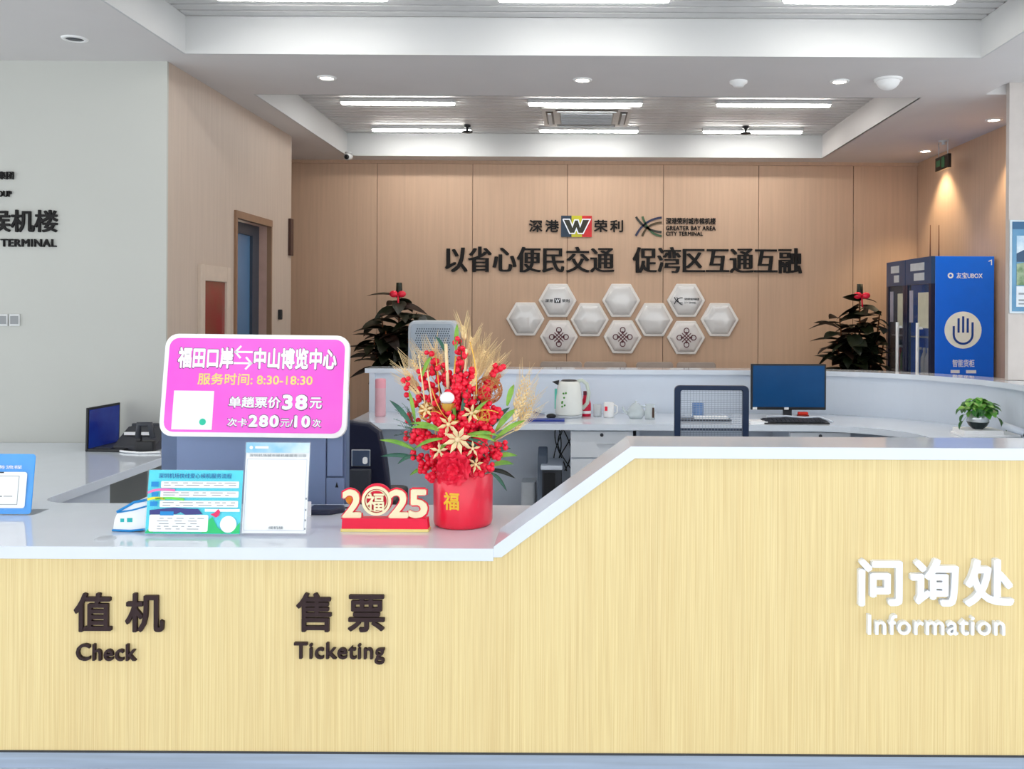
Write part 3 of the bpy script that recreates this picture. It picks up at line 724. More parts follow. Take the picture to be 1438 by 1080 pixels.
t = root('document_tray', 'flat dark tray with papers behind the mesh chair', 'tray', (XX(985, 6.4), 6.4, ZD))
part('tray_body', MB().box((-.16, -.08, 0), (.2, .05, .018)), M_dgrey, t, world=False, bevel=.004)
part('paper_stack', MB().box((-.05, -.07, .018), (.18, .04, .03)), M_paper, t, world=False)

# ------------------------------------------------------------------ office chairs
M_navyp = mat('navy_plastic', '#152a4a', .35)
def mesh_chair():
    Y = 5.45; a = PT(947, 541, Y); b = PT(1051, 612, Y); xc = (a.x+b.x)/2
    t = root('mesh_office_chair', 'office chair with dark navy frame and see-through mesh back', 'chair', (xc, Y-.25, 0))
    zb, zt, w_ = .58, a.z, (b.x-a.x)/2
    O = rbox2(-w_, zb, w_, zt, .03, 4); I = rbox2(-w_+.036, zb+.04, w_-.036, zt-.028, .012, 4)
    mb = MB(); n = len(O); vs = [(xc+x, Y-.02, z) for x, z in O]+[(xc+x, Y-.02, z) for x, z in I]+[(xc+x, Y+.02, z) for x, z in O]+[(xc+x, Y+.02, z) for x, z in I]
    fs = []
    for i in range(n):
        j = (i+1) % n; fs += [(i, j, n+j, n+i), (2*n+j, 2*n+i, 3*n+i, 3*n+j), (j, i, 2*n+i, 2*n+j), (n+i, n+j, 3*n+j, 3*n+i)]
    mb.add(vs, fs); fr_ = part('back_frame', mb, M_navyp, t, bevel=.005)
    mz = MB(); z = zb+.045
    while z < zt-.03: mz.box((xc-w_+.034, Y-.002, z), (xc+w_-.034, Y+.001, z+.0022)); z += .011
    x = -w_+.04
    while x < w_-.036: mz.box((xc+x, Y-.0012, zb+.04), (xc+x+.0016, Y+.0002, zt-.028)); x += .018
    part('mesh_back', mz, mat('mesh_thread', '#9aa6b8', .6), t, stuff=True)
    part('lumbar_bar', MB().box((xc-w_+.03, Y+.012, .86-.06), (xc+w_-.03, Y+.026, .86-.045)), M_navyp, t)
    part('seat', MB().prism_z(rbox2(xc-.24, Y-.52, xc+.24, Y-.04, .06), .44, .51), M_black, t, bevel=.015)
    part('back_bracket', MB().box((xc-.03, Y-.1, .40), (xc+.03, Y+.03, .44)).box((xc-.03, Y, .4), (xc+.03, Y+.03, .62)), M_black, t)
    part('gas_column', MB().tube([(xc, Y-.28, .09), (xc, Y-.28, .44)], .025, 12), M_black, t)
    base(t, xc, Y-.28)
    for s_ in (-1, 1): part('armrest', MB().tube([(xc+s_*.25, Y-.2, .46), (xc+s_*.28, Y-.2, .62), (xc+s_*.28, Y-.35, .64), (xc+s_*.28, Y-.1, .64)], .014, 8), M_black, t)
def base(t, x, y):
    for k in range(5):
        a = 2*PI*k/5+.3; ex, ey = x+.28*math.cos(a), y+.28*math.sin(a)
        l = part('leg', MB().tube([(x, y, .11), (ex, ey, .075)], [.022, .014], 8), M_black, t)
        part('caster', MB().tube([(ex-.015, ey, .027), (ex+.015, ey, .027)], .027, 12), M_black, l)
mesh_chair()
def black_chair():
    Y = 4.75; xr = XX(546, Y); xc = xr-.23; zt = PT(510, 591, Y).z
    t = root('black_office_chair', 'black high-backed office chair between the grey kiosk and the flowers', 'chair', (xc, Y+.25, 0))
    prof = []
    for x, z in ((.245, .5), (.235, .62), (.215, .8), (.19, .9), (.13, .945), (.05, .955)): prof.append((x, z))
    pol = prof + [(-x, z) for x, z in prof[::-1]]
    pol = [(xc+x, z-.955+zt if z > .7 else z) for x, z in pol]
    part('backrest', MB().prism_y(pol, Y, Y+.06), M_navyp if False else mat('black_navy_shell', '#191c33', .35), t, bevel=.02, seg=3)
    part('seat', MB().prism_z(rbox2(xc-.25, Y+.05, xc+.25, Y+.52, .06), .43, .51), M_black, t, bevel=.015)
    hx = XX(508, Y)
    part('hook_plate', MB().box((hx-.048, Y-.012, .70), (hx+.052, Y, .79)), M_chrome, t, bevel=.006, label='polished metal plate')
    part('plate_slot', MB().prism_y(rbox2(hx+.012, .715, hx+.036, .75, .01), Y-.016, Y-.012), M_paper, t)
    part('mechanism_cover', MB().box((hx-.05, Y-.03, .5), (hx+.055, Y, .69)), M_dgrey, t, bevel=.006)
    part('gas_column', MB().tube([(xc, Y+.28, .09), (xc, Y+.28, .43)], .025, 12), M_black, t)
    base(t, xc, Y+.28)
black_chair()

# ------------------------------------------------------------------ grey-blue kiosk behind the low counter, pink sign on it
M_kiosk = mat('kiosk_blue_grey', '#7f90b4', .35, var=.03, scale=4)
M_kdark = mat('kiosk_dark_blue_grey', '#5d6f90', .35)
Yk = 3.74; xa, xb = XX(225, Yk), XX(486, Yk)
t = root('service_kiosk', 'blue-grey steel service cabinet standing behind the pink sign', 'cabinet', ((xa+xb)/2, Yk+.22, 0))
zk = PT(489, 553, Yk).z
part('kiosk_body', MB().box((xa, Yk+.012, 0), (xb, Yk+.075, zk)), M_kdark, t, bevel=.006)
x1, x2 = XX(249, Yk), XX(459.5, Yk); zs = PT(470, 670, Yk).z
part('front_panel', MB().box((x1, Yk, zs-.25), (x2-.003, Yk+.012, zk-.01)), M_kiosk, t, bevel=.002)
part('side_door', MB().box((x2+.003, Yk, zs+.003), (xb-.012, Yk+.012, zk-.01)), M_kiosk, t, bevel=.002)
part('lower_door', MB().box((x2-.2+.2, Yk, .1), (xb-.006, Yk+.012, zs-.003)), M_kiosk, t, bevel=.002)
k_ = PT(473, 681, Yk); part('keyhole', MB().prism_y([(k_.x-.006, k_.z-.01), (k_.x+.006, k_.z-.01), (k_.x, k_.z+.012)], Yk-.002, Yk), M_black, t)
# sign
Yb = 3.60
BL = PT(230, 614, Yb); BR = PT(481, 614, Yb); 
TL = PT(235, 467, Yb+.075); TR = PT(487, 473, Yb+.075)
Us = ((TR-TL)+(BR-BL))/2; Vs = ((BL-TL)+(BR-TR))/2
cen = (TL+TR+BL+BR)/4; s_w = Us.length*1.035; Us = Us.normalized()*s_w
Vs = (Vs - Us*(Vs.dot(Us)/Us.length_squared)*.55); Vs = Vs.normalized()*Vs.length
ps = Plane(cen-Us/2-Vs/2, Us, Vs)
if ps.N.y > 0: ps.N = -ps.N
t = root('fare_sign', 'bright pink rounded sign with fares and white border above the counter', 'sign', (cen.x, Yb, BL.z))
part('sign_board', ps.quad(0, 0, 1, 1, -.02, .02, r=.05), mat('sign_white', '#fbfffc', .3), t)
def pinkmat():
    m = mat('sign_pink', '#f95fe0', .3, var=.0); return m
part('sign_face', ps.quad(.024, .042, .976, .958, 0, .002, r=.038), mat('sign_pink', '#fc50dc', .3, col2='#fd7ee6', scale=1.6), t)
M_so = mat('sign_outline', '#74406e', .5); M_sy = mat('sign_yellow', '#ffe98a', .5)
def stext(s_, a0, b0, a1, b1, m, bold, outline=True, chars=False):
    if outline:
        part('printed_text_shadow', text_mb(s_, ps.fn(a0-.004, b0-.006, a1+.004, b1+.008, .0022, .0004), bold+.012), M_so, t)
    part('printed_text', text_mb(s_, ps.fn(a0, b0, a1, b1, .003, .0004), bold), m, t)
stext('福田口岸', .075, .13, .375, .34, M_paper, .045)
stext('中山博览中心', .485, .13, .935, .34, M_paper, .045)
mb = MB()
for b_, d_ in ((.175, -1), (.285, 1)):
    stroke(ps, [(.378, b_), (.478, b_)], .008, .003, .0005, mb)
    tip = (.384, b_) if d_ < 0 else (.473, b_); dx = .03 if d_ < 0 else -.03
    stroke(ps, [(tip[0]+dx, b_-.06), tip, (tip[0]+dx, b_+.06)], .008, .003, .0005, mb)
part('printed_arrows', mb, M_paper, t)
stext('服务时间: 8:30-18:30', .19, .385, .81, .50, M_sy, .02, False)
stext('单趟票价', .365, .61, .645, .72, M_paper, .03)
stext('38', .652, .585, .788, .735, M_paper, .05)
stext('元', .80, .61, .865, .72, M_paper, .03)
stext('次卡', .365, .82, .47, .90, M_paper, .025)
stext('280', .477, .785, .64, .905, M_paper, .05)
stext('元/', .648, .82, .715, .90, M_paper, .02)
stext('10', .722, .785, .808, .905, M_paper, .05)
stext('次', .82, .82, .865, .90, M_paper, .025)
part('blank_card', ps.quad(.067, .56, .283, .935, .002, .001), M_paper, t, label='plain white square card')
part('card_badge', ps.disc(.232, .86, .013, .003, .0006), mat('badge_green', '#22c9a4', .4), t)
for sx in (-.105, .105): part('support_bracket', MB().box((cen.x+sx-.015, Yb+.06, BL.z+.02), (cen.x+sx+.015, Yb+.139, BL.z+.16)), M_dgrey, t)

# ------------------------------------------------------------------ things on the low counter
def sheet(name, label, cat, x0, y0, x1, y1, lean=.03):
    """upright acrylic stand whose base line is at y1 of the photograph"""
    v = (y1-VY)*math.cos(ROLL)-((x0+x1)/2-VX)*math.sin(ROLL); Y = (CZ-ZT)*F/v
    bl = PT(x0, y1, Y); br = PT(x1, y1, Y); tl = PT(x0, y0, Y+lean); tr = PT(x1, y0, Y+lean)
    bl.z = br.z = ZT+.003
    t = root(name, label, cat, ((bl.x+br.x)/2, Y, ZT))
    pl = Plane(((tl.x+bl.x)/2, tl.y, tl.z), (br.x-bl.x, 0, 0), ((0), bl.y-tl.y, bl.z-tl.z))
    if pl.N.y > 0: pl.N = -pl.N
    part('acrylic_front', pl.quad(0, 0, 1, 1, .001, .002), M_acryl, t)
    part('foot', MB().box((bl.x, Y-.004, ZT), (br.x, Y+.1, ZT+.003)), M_acryl, t)
    return t, pl
t, pl = sheet('leaflet_stand', 'cyan landscape notice in an acrylic stand on the low counter', 'notice', 205, 659, 341, 753)
part('notice_sheet', pl.quad(.012, .01, .99, .98, -.002, .002), mat('cyan_sheet', '#08dcf2', .4, var=.03), t)
M_cy = M_cyan; h = .0035
part('title_text', text_mb('深圳机场快线爱心候机服务流程', pl.fn(.12, .06, .88, .135, h, .0004), .0), M_navy, t)
W = MB()
for b0, b1 in ((.18, .28), (.33, .425), (.475, .575)): pl.quad(.15, b0, .96, b1, h, .0004, r=.003, mb=W)
pl.quad(.05, .69, .66, .945, h, .0004, r=.006, mb=W); pl.quad(.62, .60, .98, .64, h, .0004, mb=W)
part('white_panels', W, M_paper, t)
part('white_disc', pl.disc(.87, .83, .028, h+.0006, .0004), M_paper, t)
part('green_print', pl.poly([(.01, .97), (.05, .9), (.1, .955), (.6, .955), (.64, .8), (.7, .72), (.76, .88), (.84, .96), (.9, .96), (.99, .8), (.99, .97)], h, .0003), mat('print_green', '#2dc878', .5), t)
part('red_print', pl.poly([(.68, .68), (.72, .66), (.76, .60), (.78, .64), (.77, .70), (.74, .73)], h+.0008, .0003), mat('print_red', '#e8336b', .5), t)
part('navy_print', pl.poly([(.05, .69), (.05, .62), (.3, .58), (.45, .60), (.55, .6), (.6, .68), (.42, .69), (.37, .65), (.33, .68)], h+.0006, .0003), mat('print_violet', '#3d3f86', .5), t)
part('blue_print', bars(pl, [(.05, .19, .125, .265), (.06, .35, .125, .41), (.05, .49, .125, .56), (.16, .64, .3, .70)], h+.0012, .0003), M_blue, t)
for cc, pts in (('#f27bbd', arc((0.02, .36), (.1, .28), (.3, .32))), ('#f6e93d', arc((.02, .46), (.1, .42), (.2, .45))), ('#6fe05a', arc((.1, .455), (.25, .42), (.4, .46)))):
    part('rainbow_print', stroke(pl, pts, .008, h+.0014, .0003), mat('rainbow'+cc, cc, .5), t)
R_ = []
for b_ in (.2, .235, .35, .385, .50, .54):
    a = .18
    while a < .9:
        l = random.uniform(.03, .16); R_.append((a, b_, min(a+l, .93), b_+.010)); a += l+random.uniform(.02, .06)
for b_ in (.74, .78, .82, .86, .9):
    a = .1+random.random()*.06
    while a < .55:
        l = random.uniform(.03, .12); R_.append((a, b_, min(a+l, .62), b_+.009)); a += l+random.uniform(.03, .08)
part('print_lines', bars(pl, R_, h+.001, .0003), M_inkgrey, t)

t, pl = sheet('notice_frame', 'white portrait notice in an acrylic stand right of the cyan one', 'notice', 341, 620, 435, 753, lean=.045)
part('notice_sheet', pl.quad(.02, .01, .98, .98, -.002, .002), M_paper, t)
part('header_print', pl.quad(.02, .01, .98, .12, h, .0003), mat('header_sky', '#7cc4e8', .5, col2='#e8f4fa', scale=9), t)
part('header_mark', pl.disc(.1, .065, .006, h+.0006, .0003, seg=14), M_paper, t)
part('header_text', bars(pl, [(.16, .05, .36, .075)], h+.0006, .0003), M_paper, t)
part('title_text', text_mb('深圳机场城市候机楼服务公告', pl.fn(.08, .135, .94, .165, h, .0003), .01), M_inkgrey, t)
part('footer_text', text_mb('候机楼', pl.fn(.42, .905, .64, .935, h, .0003), .01), M_inkgrey, t)
part('border_print', stroke(pl, [(.05, .19), (.95, .19), (.95, .95), (.05, .95), (.05, .19)], .0012, h, .0003), mat('border_grey', '#b9bfd0', .5), t)
part('side_marks', bars(pl, [(.955, .6, .975, .62), (.955, .72, .975, .74), (.955, .83, .975, .85), (.955, .92, .975, .94)], h, .0003), M_inkgrey, t)

t, pl = sheet('blue_notice_stand', 'bright blue notice stand at the left edge of the counter', 'notice', -75, 637, 47, 723, lean=.03)
part('notice_sheet', pl.quad(0, 0, 1, 1, -.003, .003, r=.012), mat('sheet_blue', '#049ff8', .4, var=.03), t)
part('white_panel', pl.quad(.08, .30, .93, .90, h, .0004, r=.01), M_paper, t)
part('title_text', text_mb('候机楼服务流程', pl.fn(.2, .19, .86, .25, h, .0003), .01), M_paper, t)
part('border_print', stroke(pl, [(.16, .37), (.84, .37), (.84, .84), (.16, .84), (.16, .37)], .0018, h+.0006, .0003), M_inkgrey, t)
part('print_lines', bars(pl, [(.55, .3, .66, .32), (.5, .45, .6, .462), (.5, .7, .66, .712), (.68, .7, .78, .708), (.5, .82, .62, .83)], h+.0008, .0003), M_ink, t)

# white and blue card box
Yc = 3.2; a = PT(158, 750, Yc); q = PT(214, 697, Yc)
t = root('tissue_box', 'white tissue box with blue edges beside the cyan notice', 'box', ((a.x+q.x)/2, Yc+.05, ZT))
w_ = q.x-a.x; hh = .105
bodyp = [(0, .004), (w_*.45, -.0+.001), (w_, .006), (w_, hh+.012), (w_*.55, hh*.98), (w_*.12, hh*.66), (.005, hh*.4)]
part('box_body', MB().prism_y([(a.x+x, ZT+max(0, z)) for x, z in bodyp], Yc, Yc+.1), M_paper, t, bevel=.003)
tp = Plane((a.x+.012, Yc-.001, ZT+hh*.66), (w_*.5, 0, 0), (0, 0, -.03))
part('blue_rim', MB().tube([(a.x+w_*.12, Yc-.002, ZT+hh*.66), (a.x+w_*.55, Yc-.002, ZT+hh*.98), (a.x+w_, Yc-.002, ZT+hh+.01)], .005, 6).tube([(a.x+w_*.12, Yc-.002, ZT+hh*.64), (a.x+w_*.5, Yc-.002, ZT+hh*.72), (a.x+w_, Yc-.002, ZT+hh*.9)], .003, 6).tube([(a.x, Yc-.002, ZT+.006), (a.x+w_*.45, Yc-.002, ZT+.004), (a.x+w_, Yc-.002, ZT+.012)], .004, 6), M_blue, t)
part('box_mark', MB().box((a.x+w_*.2, Yc-.0015, ZT+.034), (a.x+w_*.29, Yc, ZT+.046)).box((a.x+w_*.37, Yc-.0015, ZT+.034), (a.x+w_*.5, Yc, ZT+.048)), mat('teal_mark', '#1fb7b7', .5), t)

# mouse with white tag, right of the notices
p = PT(457, 716, 3.52)
t = root('card_reader', 'black card reader with a white tag lying right of the white notice', 'card reader', (p.x, 3.52, ZT))
part('reader_body', MB().prism_z([(-.06, -.05), (.03, -.05), (.075, .0), (.06, .05), (-.06, .05)], 0, .02), mat('reader_dark', '#2b3146', .35), t, world=False, bevel=.006)
part('cable', MB().tube([(.05, .02, .012), (.075, .04, .01), (.09, .06, .006)], .003, 6), M_black, t, world=False)
part('paper_tag', MB().box((-.075, -.07, .0), (-.035, -.066, .055)), M_paper, t, world=False)

# 2025 ornament
Yo = 3.215
L0 = PT(478, 746, Yo); R0 = PT(602, 746, Yo)
t = root('new_year_ornament', 'red and gold 2025 table ornament beside the red flower pot', 'ornament', ((L0.x+R0.x)/2, Yo+.02, ZT))
M_cream = mat('cream_gold', '#f7ecc4', .35, var=.05); M_bred = mat('bright_red', '#ee1240', .4)
part('base_strip', MB().box((L0.x, Yo, ZT), (R0.x, Yo+.05, ZT+.010)), mat('pale_gold', '#f0dc8e', .35), t, bevel=.002)
part('base_block', MB().prism([(L0.x+.003, ZT+.010), (R0.x-.003, ZT+.010), (R0.x-.007, ZT+.046), (L0.x+.005, ZT+.046)], lambda a, b: (a, Yo+.045, b), lambda a, b: (a, Yo+.004, b)), M_bred, t)
for s_, x0, x1 in (('2', 481, 508), ('2', 546, 574), ('5', 574, 601)):
    part('numeral_backing', text_mb(s_, frontal(x0-2, 684.5, x1+2, 730, Yo+.026, .006), .06), M_bred, t)
    part('numeral', text_mb(s_, frontal(x0, 687, x1, 727, Yo+.02, .008), .03), M_cream, t)
cc = PT(527.5, 704.5, Yo); pl = Plane((cc.x-.06, Yo+.018, cc.z+.06), (.12, 0, 0), (0, 0, -.12))
if pl.N.y > 0: pl.N = -pl.N
part('medallion_backing', pl.disc(.5, .47, .0555, -.010, .006, seg=36), M_bred, t)
part('medallion_ring', pl.disc(.5, .5, .051, 0, .008, seg=36, inner=.042), M_cream, t)
part('medallion_ring', pl.disc(.5, .5, .0385, -.002, .006, seg=36, inner=.0355), M_cream, t)
part('medallion_character', text_mb('福', frontal(515, 692, 540, 717, Yo+.016, .006), .02), M_cream, t)
o_ = PT(493, 697, Yo+.05); part('orange_ornament', MB().sphere((o_.x, Yo+.055, o_.z-.005), .022, 14, 10, (1, .6, 1.2)), mat('tangerine', '#f39a1e', .4), t)
part('ornament_stay', MB().box((o_.x-.004, Yo+.048, ZT+.04), (o_.x+.004, Yo+.055, o_.z)), M_bred, t)

# ------------------------------------------------------------------ red pot with new-year flowers
pc = PT(650, 740, 3.34); PXc, PYc, R = pc.x, 3.345, .106
pt = root('flower_pot', 'glossy red cylinder pot with berry and wheat new-year flower arrangement', 'flowers', (PXc, PYc, ZT))
ZP = ZT+.20
part('pot', MB().lathe([(0, 0), (R-.012, 0), (R-.003, .006), (R, .018), (R+.001, .185), (R-.002, .19), (R-.006, .188), (R-.008, .03), (0, .03)], seg=48), M_red, pt, world=False)
# gold character wrapped on the curved pot
v, f = glyph('福', .025, .05); x0, y0, x1, y1 = bbox2(v)
ang0 = -PI/2 - .28
def wrap(q):
    a = ang0 + ((q.x-x0)/(x1-x0)-.5)*.55; z = .072+.062*(q.y-y0)/(y1-y0); rr_ = R+.0015+.0015*(q.z/.05)
    return Vector((rr_*math.cos(a), rr_*math.sin(a), z))
part('gold_character', MB().add([wrap(q) for q in v], f), mat('gold_print', '#f2c32c', .35, var=.05), pt, world=False)
part('moss', MB().lathe([(0, .195), (.06, .192), (.098, .18)], seg=20), M_leafd, pt, world=False)
M_berry = mat('berry_red', '#f5203f', .22, var=.12, scale=40); M_stem = mat('stem_brown', '#6f4326', .6)
M_wheat = mat('wheat_gold', '#f3d7a2', .5, var=.15, scale=30); M_straw = mat('pale_straw', '#f0d9ac', .55, var=.08, scale=30)
M_greenl = mat('lily_green', '#5f9c38', .4, col2='#9cc94d', scale=20); M_teal = mat('teal_leaf', '#2c5a4e', .45, col2='#3f7a60', scale=20)
BASE = Vector((PXc, PYc, ZP-.03))
def FP(px, py, dy=0): return PT(px, py, PYc+dy)
def curve3(a, b, bend=.02, n=8, side=None):
    a = Vector(a); b = Vector(b); m_ = (a+b)/2 + Vector(((b.x-a.x)*-.25, 0, (b.z-a.z)*.12)) + Vector((random.uniform(-bend, bend), random.uniform(-bend, bend), 0))
    return [(1-t_)**2*a+2*t_*(1-t_)*m_+t_*t_*b for t_ in [i/n for i in range(n+1)]]
def berry_branch(tip, frac=.45, nb=14, spread=.019, rb=.0108):
    pts = curve3(BASE + Vector((random.uniform(-.05, .05), random.uniform(-.05, .05), 0)), tip)
    st = part('berry_branch', MB().tube(pts, [.003]*len(pts), 5), M_stem, pt)
    mb = MB()
    for i in range(nb):
        t_ = 1-frac*(i/nb); k = t_*(len(pts)-1); j = min(int(k), len(pts)-2); p_ = pts[j].lerp(pts[j+1], k-j)
        o_ = Vector((random.gauss(0, 1), random.gauss(0, 1), random.gauss(0, .7))).normalized()*spread*random.uniform(.5, 1.1)
        mb.sphere(p_+o_, rb*random.uniform(.8, 1.12), 8, 6)
    part('berries', mb, M_berry, st, stuff=True)
br_ = [(646, 476, -.02, .6, 26), (650, 500, -.05, .5, 18), (603, 498, 0, .3, 12), (588, 520, 0, .35, 14), (570, 534, 0, .3, 10), (600, 545, -.04, .4, 16), (615, 560, -.06, .4, 14),
       (572, 588, 0, .3, 12), (585, 605, -.05, .4, 14), (570, 612, 0, .3, 12), (578, 640, -.03, .35, 16), (588, 655, -.03, .4, 18), (602, 668, -.07, .4, 16), (596, 625, -.08, .4, 16), (612, 640, -.1, .35, 14),
       (702, 510, 0, .25, 12), (697, 530, .02, .3, 10), (680, 545, -.03, .4, 16), (665, 530, -.04, .4, 14), (660, 560, -.08, .4, 16), (690, 580, -.05, .4, 16), (672, 590, -.09, .4, 16), (690, 605, -.06, .4, 16),
       (708, 622, -.02, .35, 14), (700, 640, -.05, .4, 16), (690, 655, -.08, .4, 16), (672, 665, -.1, .35, 14), (655, 640, -.12, .3, 10), (625, 600, -.09, .4, 14), (610, 590, -.08, .4, 14), (655, 605, -.1, .3, 12), (635, 580, -.09, .3, 12), (640, 530, -.06, .5, 16), (622, 522, .03, .3, 10), (680, 630, -.1, .3, 14), (572, 560, .03, .3, 9)]
for k_ in range(26):
    a_ = random.uniform(0, 2*PI); q_ = random.random()**.5; br_.append((640+62*q_*math.cos(a_), 585+78*q_*math.sin(a_), -.11+.07*q_, .25, 12))
for x, y, dy, fr_, nb in br_: berry_branch(FP(x, y, dy), fr_, int(nb*1.25))
def wheat(tipx, tipy, ex, ey, dy=0, m=M_wheat, n=18, wd=.012, awn=.05):
    """ear from (ex,ey) up to the tip, grains in two ranks with awns"""
    a = FP(ex, ey, dy); b = FP(tipx, tipy, dy); stp = curve3(BASE, a, .01)
    st = part('wheat_stalk', MB().tube(stp, .0018, 5), m, pt)
    mb = MB(); ax = (b-a); L = ax.length; ax.normalize(); sd_ = ax.cross(Vector((0, 1, 0))).normalized()
    for i in range(n):
        t_ = i/n; c = a+ax*L*t_*.85; s_ = 1 if i % 2 else -1; dd = (ax + sd_*s_*.45 + Vector((0, random.uniform(-.25, .25), 0))).normalized()
        w2 = wd*(1-.5*t_)
        mb.tube([c, c+dd*w2*1.0, c+dd*w2*2.0], [w2*.2, w2*.5, w2*.08], 5)
        mb.tube([c+dd*w2*1.6, c+dd*w2*2+dd*awn*random.uniform(.7, 1.1)+ax*awn*.4], [.0013, .0005], 3, False)
    part('wheat_ear', mb, m, st)
for q in ((748, 525, 728, 585, .0), (756, 548, 726, 600, .02), (738, 520, 722, 575, -.02), (752, 570, 722, 605, .0), (744, 540, 720, 592, -.03), (650, 455, 652, 478, .0), (664, 470, 657, 500, .01), (676, 480, 664, 515, .02),
          (690, 490, 672, 528, .03), (704, 500, 682, 540, .03), (683, 487, 668, 522, .0), (695, 505, 678, 535, -.01), (700, 520, 684, 548, .0), (562, 512, 588, 545, .02), (575, 500, 596, 535, .03), (590, 488, 604, 525, .04), (608, 484, 614, 520, .03), (566, 530, 590, 556, 0), (618, 492, 620, 525, .02), (670, 500, 662, 530, -.03), (672, 515, 660, 545, -.05)):
    wheat(*q[:4], dy=q[4], n=14)
# flat gold and straw sticks
for x0, y0, x1, y1, r_, m in ((626, 483, 630, 556, .006, M_straw), (655, 490, 650, 560, .004, M_straw), (588, 498, 600, 590, .0025, M_wheat), (600, 520, 612, 600, .003, M_straw), (668, 505, 664, 590, .0025, M_wheat), (640, 500, 636, 545, .003, M_gold), (612, 500, 622, 600, .002, M_gold), (677, 560, 672, 640, .002, M_gold)):
    part('straw_stick', MB().tube([FP(x0, y0, -.045), FP((x0+x1)/2, (y0+y1)/2, -.05), FP(x1, y1+10, -.04)], r_, 8), m, pt)
part('white_bud', MB().sphere(FP(628, 559, -.1), .026, 16, 12, (1, .8, .85)), M_paper, pt, label='white blossom')
part('bud_calyx', MB().lathe([(.004, -.03), (.02, -.012), (.024, .005)], tuple(FP(629, 568, -.1)), 12), M_gold, pt)
# openwork thread balls
def ball(px, py, dy, r_, m, n=26):
    c = FP(px, py, dy); mb = MB()
    for i in range(n):
        ax = Vector((random.gauss(0, 1), random.gauss(0, 1), random.gauss(0, 1))).normalized(); u_ = ax.orthogonal().normalized(); v_ = ax.cross(u_)
        mb.tube([c+(u_*math.cos(a)+v_*math.sin(a))*r_ for a in [2*PI*k/16 for k in range(17)]], .0012, 4, False)
    part('thread_ball', mb, m, pt)
M_copper = mat('copper_thread', '#c9824a', .4, metal=.4)
ball(686, 548, -.02, .05, M_copper); ball(602, 578, -.03, .035, M_gold, 18); ball(676, 585, -.07, .03, M_gold, 14)
def rosette(px, py, dy, r_, n, m, name='gold_flower', curl=.35, wd=.17):
    c = FP(px, py, dy); mb = MB()
    for i in range(n):
        a = 2*PI*i/n+.3; d = Vector((math.cos(a), -curl, math.sin(a))); s_ = Vector((-math.sin(a), 0, math.cos(a)))
        P = [c, c+d*r_*.5+s_*r_*wd, c+d*r_+Vector((0, -.004, 0)), c+d*r_*.5-s_*r_*wd, c+d*r_*.5+Vector((0, -.006, 0))]
        mb.add(P, [(0, 1, 4), (1, 2, 4), (2, 3, 4), (3, 0, 4)])
    mb.sphere(c+Vector((0, -.004, 0)), r_*.2, 10, 6)
    part(name, mb, m, pt)
rosette(643, 617, -.14, .052, 8, M_straw); rosette(630, 596, -.12, .04, 6, M_wheat); rosette(662, 580, -.12, .035, 6, M_wheat); rosette(617, 633, -.13, .034, 5, M_straw); rosette(664, 630, -.13, .03, 5, M_straw); rosette(668, 652, -.12, .03, 6, M_wheat); rosette(598, 575, -.1, .03, 6, M_wheat)
# peony
M_peony = mat('peony_red', '#fb2547', .5, var=.12, scale=30)
pcn = FP(638, 657, -.13)
for ring, (nn, rr_, tilt) in enumerate(((9, .062, .25), (8, .046, .6), (6, .03, 1.0))):
    for i in range(nn):
        a = 2*PI*i/nn+ring*.4; d = Vector((math.cos(a), -tilt, math.sin(a))).normalized(); s_ = Vector((-math.sin(a), 0, math.cos(a))); nrm = d.cross(s_)
        mb = MB(); g_ = 5; vs = []
        for u in range(g_):
            for w2 in range(g_):
                tu = u/(g_-1); tw = w2/(g_-1)*2-1; wdt = math.sin(PI*min(.95, .15+tu*.75))*.55
                vs.append(pcn+d*rr_*tu+s_*rr_*wdt*tw+Vector((0, -.010*ring-.006*abs(tw)+.006*math.sin(6*tw+i), 0)))
        fs = [(u*g_+k, u*g_+k+1, (u+1)*g_+k+1, (u+1)*g_+k) for u in range(g_-1) for k in range(g_-1)]
        part('peony_petal', mb.add(vs, fs, True), M_peony, pt)
# leaves
def blade(x0, y0, x1, y1, wd, m, dy=0, sag=.01, dy2=None):
    a = FP(x0, y0, dy); b = FP(x1, y1, dy if dy2 is None else dy2); n = 8; L = (b-a); s_ = L.cross(Vector((0, 1, 0))).normalized(); vs = []
    for i in range(n+1):
        t_ = i/n; c = a+L*t_+Vector((0, 0, sag*math.sin(PI*t_))); ww = wd*math.sin(PI*min(1, .08+t_*.92))**.8*.5
        vs += [c-s_*ww, c+Vector((0, .004, 0)), c+s_*ww]
    fs = []
    for i in range(n): fs += [(3*i, 3*i+1, 3*i+4, 3*i+3), (3*i+1, 3*i+2, 3*i+5, 3*i+4)]
    o = part('leaf', MB().add(vs, fs, True), m, pt); return o
for q in ((583, 632, 533, 618, .016, M_greenl), (588, 645, 534, 641, .016, M_teal), (585, 640, 558, 652, .014, M_teal), (580, 600, 547, 562, .018, M_teal), (583, 592, 574, 548, .014, M_greenl), (696, 605, 726, 574, .022, M_greenl), (694, 618, 738, 590, .018, M_greenl), (690, 600, 716, 572, .018, M_teal),
          (690, 645, 727, 640, .018, M_greenl), (688, 655, 722, 652, .018, M_greenl), (685, 660, 724, 672, .016, M_leafd), (690, 640, 718, 630, .016, M_teal), (640, 492, 642, 455, .016, M_greenl), (628, 500, 611, 472, .012, M_teal), (712, 570, 722, 540, .02, M_greenl), (592, 530, 606, 500, .014, M_greenl), (640, 590, 660, 570, .012, M_greenl),
          (690, 664, 712, 690, .014, M_teal), (600, 660, 575, 668, .014, M_greenl)):
    blade(*q[:5], q[5], dy=-.03)
